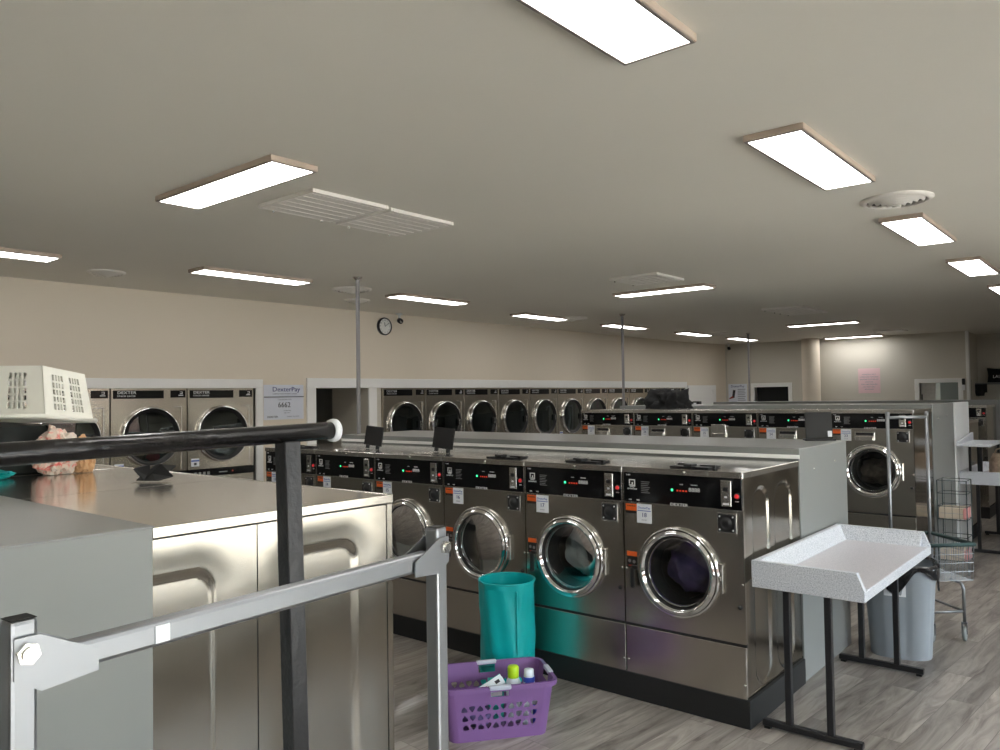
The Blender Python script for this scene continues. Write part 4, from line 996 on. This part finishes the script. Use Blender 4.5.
# two-tier wire rack with boxes
t = thing('wire_display_rack', 'two tier dark wire rack by the tall bulkhead end, holding beige boxes', 'rack', (-1.465, 8.35, 0))
m = mb('wire_dark')
for x in (-.12, .12):
    for y in (-.12, .12): m.tube([(x, y, 0), (x, y, .86)], .005, 6)
for z in (.12, .34, .50, .62, .74, .86): m.tube([(-.12, -.12, z), (.12, -.12, z), (.12, .12, z), (-.12, .12, z)], .0035, 5, closed=True, smooth=False)
for z in (.12, .50):
    for k in range(1, 8): m.tube([(-.12 + .03 * k, -.12, z), (-.12 + .03 * k, .12, z)], .0022, 4, smooth=False)
for k in (-.06, 0, .06): m.tube([(k, -.12, .12), (k, -.12, .86)], .0022, 4, smooth=False)
m.build('wire_frame', t)
for z, lb in ((.505, 'beige box on the upper tier of the wire rack'), (.124, 'beige box on the bottom tier of the wire rack')):
    q = thing('beige_box', lb, 'box', (-1.465, 8.35, z), 0, 'beige boxes on the wire rack')
    m = mb('beige_box'); m.box((-.112, -.105, .001), (.085, .11, .10), .004); m.build('carton', q)
    m = mb('pink'); m.box((.086, -.105, .001), (.113, .11, .10), .004); m.build('pink_end', q)
    m = mb('ink_grey'); m.box((-.10, -.1056, .048), (.084, -.105, .052)); m.build('seam', q)
# bag hanging from the far table
t = thing('floral_bag', 'brown floral bag on the far table at the right edge', 'bag', (-1.26, 9.80, .768))
m = mb('floral'); m.lathe([(0, 0), (.11, 0), (.125, .05), (.12, .16), (.09, .24), (.085, .25)], n=24, sy=.7); m.build('body', t)
m = mb('floral'); m.tube([(-.07, 0, .24), (-.05, 0, .29), (0, 0, .31), (.05, 0, .29), (.07, 0, .24)], .008, 8); m.build('handle', t)

# unseen benches added to darken the reflection in the near steel end
def make_bench(y, label):
    t = thing('added_bench', label, 'bench', (1.15, y, 0), 0, 'benches added outside the frame')
    m = mb('black_metal'); m.box((-.24, -.85, .40), (.24, .85, .445), .008); m.build('seat', t)
    m = mb('wall_dark'); m.box((-.22, -.83, .06), (.20, .83, .40), .004); m.build('storage_base', t)
    for yy in (-.78, .78):
        m = mb('black_metal'); m.box((-.22, yy - .03, 0), (.22, yy + .03, .06), .003); m.build('foot', t)
    return t
for k, y in enumerate((.9, 2.66, 4.42, 6.18)): make_bench(y, ['unseen dark bench added nearest the viewer by the shopfront', 'second unseen dark bench added along the shopfront', 'third unseen dark bench added along the shopfront', 'farthest unseen dark bench added along the shopfront'][k])

# ------------------------------------------------------------------ trash bin
t = thing('trash_bin', 'grey ribbed plastic trash bin with a black liner, behind the folding table', 'trash bin', (-1.315, 5.61, 0), .2)
m = mb('bin')
def binp(r0, r1, h, n=40):
    def f(u, v):
        a = 2 * PI * u; k = r0 + (r1 - r0) * v
        c, s = math.cos(a), math.sin(a); e = (abs(c) ** 3.2 + abs(s) ** 3.2) ** (-1 / 3.2)
        rib = .004 * (1 if math.sin(a * 8) > .85 else 0) * (1 if .04 < v < .86 else 0)
        return (c * e * (k - rib) , s * e * (k - rib), h * v)
    return f
f0 = binp(.178, .215, .58)
m.grid(96, 20, f0); m.grid(40, 2, lambda u, v: tuple(Vector(f0(u, 0)) * (1 - v) + Vector((0, 0, .004)) * v))
m.grid(60, 4, lambda u, v: (lambda p: (p[0] * (1.0 + .03 * math.sin(PI * v)), p[1] * (1 + .03 * math.sin(PI * v)), .555 + .03 * v))(f0(u, 1)))
m.build('bin_body', t)
m = mb('bag_black')
def liner(u, v):
    p = Vector(f0(u, 1)); n_ = noise.noise(Vector((math.cos(2 * PI * u) * 4, math.sin(2 * PI * u) * 4, v * 3)))
    drop = .10 + .06 * math.sin(2 * PI * u * 3 + 1) + .03 * math.sin(2 * PI * u * 7)
    k = 1.05 + .035 * n_ + .02 * math.sin(u * 90)
    if v < .3: k2 = .9 + (k - .9) * v / .3; z = .58 + .015 * math.sin(v / .3 * PI)
    else: k2 = k; z = .59 - drop * (v - .3) / .7
    return (p.x * k2, p.y * k2, z)
m.grid(90, 14, liner, smooth=False); m.build('liner', t)
m = mb('label_white'); 
for x in (-.085, -.015): m.box((x, -.204, .40), (x + .055, -.190, .48))
m.build('worn_stickers', t)

# ------------------------------------------------------------------ teal hamper
t = thing('teal_pop_up_hamper', 'tall teal nylon pop-up hamper against washer 17', 'hamper', (-3.005, 3.62, 0))
m = mb('teal'); Rh, Hh = .168, .605
def ham(u, v, off=0):
    a = 2 * PI * u
    k = Rh + .003 * math.sin(a * 5 + v * 9) + .0015 * math.sin(a * 2 + v * 16) + .012 * max(0, v - .5) * math.sin(a * 9 + v * 6) * .35 - .006 * math.sin(PI * min(1, v * 1.0)) + off
    k += .004 * noise.noise(Vector((math.cos(a) * 3, math.sin(a) * 3, v * 5)))
    return (math.cos(a) * k, math.sin(a) * k, Hh * v + .004)
m.grid(96, 40, lambda u, v: ham(u, v)); m.grid(64, 30, lambda u, v: ham(u, v, -.003)); m.lathe([(0, .006), (Rh - .006, .006)], n=40)
m.build('fabric_wall', t)
m = mb('teal'); m.tube([(math.cos(2 * PI * k / 40) * Rh, math.sin(2 * PI * k / 40) * Rh, Hh + .003) for k in range(40)], .0055, 8, closed=True); m.build('wire_hoop_rim', t)
m = mb('teal')   # spiral wire sleeve and two seams
m.tube([(math.cos(-2.6 + 2.6 * k / 30) * (Rh + .003), math.sin(-2.6 + 2.6 * k / 30) * (Rh + .003), .10 + .10 * k / 30) for k in range(31)], .0035, 6)
m.tube([(math.cos(-2.6 + 2.0 * k / 30) * (Rh + .003), math.sin(-2.6 + 2.0 * k / 30) * (Rh + .003), .09 - .01 * k / 30) for k in range(31)], .003, 6)
m.tube([(math.cos(-.55) * (Rh + .004), math.sin(-.55) * (Rh + .004), .15 + .42 * k / 20) for k in range(21)], .004, 6); m.build('seams', t)
m = mb('teal'); m.grid(10, 24, lambda u, v: (lambda a, z: (math.cos(a) * (Rh + .012 + .004 * math.sin(u * 9)), math.sin(a) * (Rh + .012 + .004 * math.sin(u * 9)), z))(-1.75 + .85 * u + .35 * (1 - v), .17 + .41 * v)); m.build('side_flap', t)

# ------------------------------------------------------------------ purple basket
pb = thing('purple_laundry_basket', 'purple laundry basket with shield-shaped holes on the floor', 'basket', (-2.664, 3.085, 0), math.radians(51.5))
BL, BW, BH = .575, .365, .272
def bpt(side, s, v, off=0):
    k = .86 + .14 * v; hl, hw = BL / 2 * k, BW / 2 * k; r = .055 * k
    return {'f': (s * (hl - r), -hw + off, BH * v), 'b': (-s * (hl - r), hw - off, BH * v), 'r': (hl - off, s * (hw - r), BH * v), 'l': (-hl + off, -s * (hw - r), BH * v)}[side]
m = mb('purple')
def shield(cx, cz, up, sc=.0158):
    pts = [(-1, -.75), (-.55, -1), (.55, -1), (1, -.75), (.85, .1), (0, 1), (-.85, .1)]
    return [(cx + x * sc, cz + (z if up else -z) * sc) for x, z in pts]
def holed_face(m, side, ncol, s_span, rows, v_of, wall=.004, hand=None):
    """tile the face into cells; cells with a hole are framed by a ring of quads around the shield"""
    LEN = (BL / 2 * .93 - .05) if side in 'fb' else (BW / 2 * .93 - .05)
    def pos(sx, z, off=0): return Vector(bpt(side, sx, z / BH, off))
    def cellq(s0, s1, z0, z1):
        for off in (0, wall):
            A_ = [m.bm.verts.new(pos(*q, off)) for q in ((s0, z0), (s1, z0), (s1, z1), (s0, z1))]; m._tag([m.bm.faces.new(A_)])
    zb, zt_ = rows[0] - .021, rows[-1] + .021
    cellq(-1, 1, .0, zb)
    cw = 2 * s_span / ncol
    edges = [-s_span + cw * k for k in range(ncol + 1)]
    cellq(-1, -s_span, zb, zt_); cellq(s_span, 1, zb, zt_)
    for ri, rz in enumerate(rows):
        z0 = zb if ri == 0 else (rows[ri - 1] + rz) / 2; z1 = zt_ if ri == len(rows) - 1 else (rows[ri + 1] + rz) / 2
        for c in range(ncol):
            s0, s1 = edges[c], edges[c + 1]; sc = (s0 + s1) / 2; up = c % 2 == 0
            sh = shield(0, 0, up)
            K = len(sh)
            rect = []
            for x, z in sh:
                ang_ = math.atan2(z, x); hx, hz0, hz1 = (s1 - s0) / 2, rz - z0, z1 - rz
                dx, dz = x / LEN, z
                f = min((hx / abs(dx)) if abs(dx) > 1e-9 else 1e9, ((hz1 if dz > 0 else hz0) / abs(dz)) if abs(dz) > 1e-9 else 1e9)
                rect.append([sc + dx * f, rz + dz * f])
            corners = [(s0, z0), (s1, z0), (s1, z1), (s0, z1)]
            for off in (0, wall):
                I = [m.bm.verts.new(pos(sc + x / LEN, rz + z, off)) for x, z in sh]
                O = [m.bm.verts.new(pos(a_, b_, off)) for a_, b_ in rect]
                for k in range(K):
                    j = (k + 1) % K; fl = [m.bm.faces.new((I[k], I[j], O[j], O[k]))]
                    # corner triangle where rect edge changes
                    a_, b_ = rect[k], rect[j]
                    for cc in corners:
                        onA = abs(a_[0] - cc[0]) < 1e-6 or abs(a_[1] - cc[1]) < 1e-6; onB = abs(b_[0] - cc[0]) < 1e-6 or abs(b_[1] - cc[1]) < 1e-6
                        sameedge = abs(a_[0] - b_[0]) < 1e-6 or abs(a_[1] - b_[1]) < 1e-6
                        if onA and onB and not sameedge and (abs(a_[0] - cc[0]) < 1e-6) != (abs(b_[0] - cc[0]) < 1e-6):
                            try: fl.append(m.bm.faces.new((O[k], O[j], m.bm.verts.new(pos(cc[0], cc[1], off)))))
                            except ValueError: pass
                    m._tag(fl)
    # above the holes, with a hand hole in the long faces
    zt2 = BH
    if hand:
        hz0, hz1 = BH - .055, BH - .014; hs = hand
        cellq(-1, -hs, zt_, zt2); cellq(hs, 1, zt_, zt2); cellq(-hs, hs, zt_, hz0); cellq(-hs, hs, hz1, zt2)
    else: cellq(-1, 1, zt_, zt2)
rows_ = [.075, .120, .165]
holed_face(m, 'f', 10, .90, rows_, None, hand=.20); holed_face(m, 'b', 10, .90, rows_, None, hand=.20)
holed_face(m, 'r', 6, .86, rows_, None, hand=.42); holed_face(m, 'l', 6, .86, rows_, None, hand=.42)
for cxs, cys in ((1, 1), (1, -1), (-1, 1), (-1, -1)):
    for off in (0, .004):
        def cf(u, v, off=off):
            k = .86 + .14 * v; r = .055 * k - off; a = u * PI / 2
            return (cxs * ((BL / 2 - .055) * k + r * math.cos(a)), cys * ((BW / 2 - .055) * k + r * math.sin(a)), BH * v)
        m.grid(6, 8, cf)
def rr(L_, W_, r, n=6):
    out = []
    for cx_, cy_, a0 in ((1, 1, 0), (-1, 1, PI / 2), (-1, -1, PI), (1, -1, 3 * PI / 2)):
        for k in range(n + 1):
            a = a0 + PI / 2 * k / n; out.append((cx_ * (L_ / 2 - r) + r * math.cos(a), cy_ * (W_ / 2 - r) + r * math.sin(a)))
    return out
m.poly([(x, y, .001) for x, y in rr(BL * .86, BW * .86, .047)], (0, 0, .005)); m.build('basket_body', pb, recalc=True)
m = mb('purple'); 
A_ = rr(BL, BW, .055); B_ = rr(BL + .034, BW + .034, .072)
for z0, z1, P_, Q_ in ((BH - .004, BH, A_, B_), (BH, BH - .022, B_, B_), (BH - .004, BH - .004, A_, B_)):
    a = [m.bm.verts.new((x, y, z0)) for x, y in P_]; b = [m.bm.verts.new((x, y, z1)) for x, y in Q_]
    K = len(a)
    m._tag([m.bm.faces.new((a[k], a[(k + 1) % K], b[(k + 1) % K], b[k])) for k in range(K)])
m.build('rim', pb)
for sgn in (-1, 1):
    m = mb('lilac'); m.box((-.055, sgn * (BW / 2 - .006), BH - .016), (.055, sgn * (BW / 2 + .022), BH + .005), .006, seg=2); m.build('grip', pb)
    m = mb('lilac'); m.box((sgn * (BL / 2 - .006), -.055, BH - .016), (sgn * (BL / 2 + .022), .055, BH + .005), .006, seg=2); m.build('grip', pb)
# contents
cs, sn = math.cos(math.radians(51.5)), math.sin(math.radians(51.5))
def inb(x, y): return (-2.664 + x * cs - y * sn, 3.085 + x * sn + y * cs)
def inbasket(name, label, cat, x, y, rz=0, z=.008):
    X, Y = inb(x, y); return thing(name, label, cat, (X, Y, z), math.radians(51.5) + rz)
t = inbasket('green_capped_bottle', 'white bottle with bright lime green cap in the purple basket', 'bottle', .115, .035)
m = mb('bottle_white'); m.lathe([(0, 0), (.036, 0), (.038, .02), (.038, .20), (.028, .222)], n=24); m.build('body', t)
m = mb('green'); m.lathe([(.029, .222), (.030, .272), (.026, .280), (0, .281)], n=24); m.build('cap', t)
t = inbasket('blue_capped_bottle', 'pale bottle with blue band in the purple basket, right of the green cap', 'bottle', .195, .015)
m = mb('bottle_white'); m.lathe([(0, 0), (.030, 0), (.030, .20)], n=24); m.lathe([(.027, .225), (.025, .262), (0, .264)], n=24); m.build('body', t)
m = mb('blue_cap'); m.lathe([(.030, .20), (.031, .225), (.027, .226)], n=24); m.build('band', t)
t = inbasket('medicine_box', 'slim white and teal carton leaning in the purple basket', 'box', -.035, -.055, math.radians(10), z=.205)
T = Matrix.Rotation(math.radians(-24), 4, 'Y') @ Matrix.Rotation(math.radians(35), 4, 'X')
m = mb('bottle_white'); m.box((-.09, -.028, 0), (.09, .028, .030), .002, T=T); m.m('mint'); m.box((-.09, .0281, 0), (.09, .030, .030), T=T); m.m('print_red'); m.box((-.05, -.012, .0302), (.02, -.004, .0308), T=T); m.box((-.05, .003, .0302), (.00, .010, .0308), T=T); m.m('ink'); m.box((.045, -.01, .0302), (.07, .008, .0308), T=T); m.build('carton', t)
t = inbasket('mint_carton', 'mint green carton standing behind the slim white box', 'box', .03, .085, 0)
m = mb('mint'); m.box((-.04, -.02, 0), (.04, .02, .205), .002); m.m('label_white'); m.box((-.03, -.0206, .12), (.03, -.0201, .18)); m.build('carton', t)
pile('clothes_pile', 'laundry_dark', (*inb(-.11, 0), .075), .12, 'dark folded clothes at the bottom of the purple basket', 'laundry', None, 12, .7, .45, .2, -.065)
t = inbasket('white_jug', 'white detergent jug seen through the basket holes', 'bottle', .18, -.085)
m = mb('bottle_white'); m.box((-.055, -.03, 0), (.055, .03, .17), .018, seg=3); m.build('body', t)
m = mb('blue_cap'); m.box((.0, -.033, .03), (.05, -.0305, .13), .002); m.build('label', t)

# ------------------------------------------------------------------ light
W = bpy.data.worlds.new('World'); S.world = W; W.use_nodes = True
N, L = W.node_tree.nodes, W.node_tree.links
bg = N['Background']; bg.inputs['Strength'].default_value = 1.0
sky = N.new('ShaderNodeTexSky'); sky.sky_type = 'NISHITA'; sky.sun_disc = False; sky.sun_elevation = math.radians(48); sky.sun_rotation = math.radians(100); sky.altitude = 50; sky.air_density = 1.2; sky.dust_density = 2.5
bg.inputs['Strength'].default_value = 1.3
L.new(sky.outputs[0], bg.inputs['Color'])
sun = bpy.data.lights.new('sun', 'SUN'); sun.energy = 26.0; sun.angle = .01; sun.color = (1, .95, .88)
so = bpy.data.objects.new('sun', sun); col.objects.link(so); so.rotation_euler = Vector((-.55, -.25, -.797)).to_track_quat('-Z', 'Y').to_euler()
for i, (y0, y1) in enumerate(((YB, 2.0), (2.0, 7.68))):
    a = bpy.data.lights.new('daylight_portal', 'AREA'); a.shape = 'RECTANGLE'; a.size = y1 - y0; a.size_y = 2.6; a.cycles.is_portal = True
    ao = bpy.data.objects.new('daylight_portal', a); col.objects.link(ao); ao.location = (XR + .18, (y0 + y1) / 2, 1.4); ao.rotation_euler = (PI / 2, 0, PI / 2)

# ------------------------------------------------------------------ camera
F = 779.73
cam = bpy.data.cameras.new('camera'); co = bpy.data.objects.new('camera', cam); col.objects.link(co); S.camera = co
cam.sensor_width = 36; cam.sensor_fit = 'HORIZONTAL'; cam.lens = F * 36 / 1000; cam.clip_start = .02; cam.clip_end = 200
yaw, pit, rol = math.radians(39.968), math.radians(1.599), math.radians(-.8601)
fw = Vector((-math.sin(yaw) * math.cos(pit), math.cos(yaw) * math.cos(pit), math.sin(pit)))
rt = Vector((math.cos(yaw), math.sin(yaw), 0)); up = rt.cross(fw)
r2 = math.cos(rol) * rt + math.sin(rol) * up; u2 = r2.cross(fw)
Mx = Matrix((( r2.x, u2.x, -fw.x, 0), (r2.y, u2.y, -fw.y, 0), (r2.z, u2.z, -fw.z, 1.7), (0, 0, 0, 1)))
co.matrix_world = Mx
S.view_settings.view_transform = 'Standard'; S.view_settings.look = 'None'; S.view_settings.gamma = 1; S.view_settings.use_curve_mapping = False
S.view_settings.exposure = .4
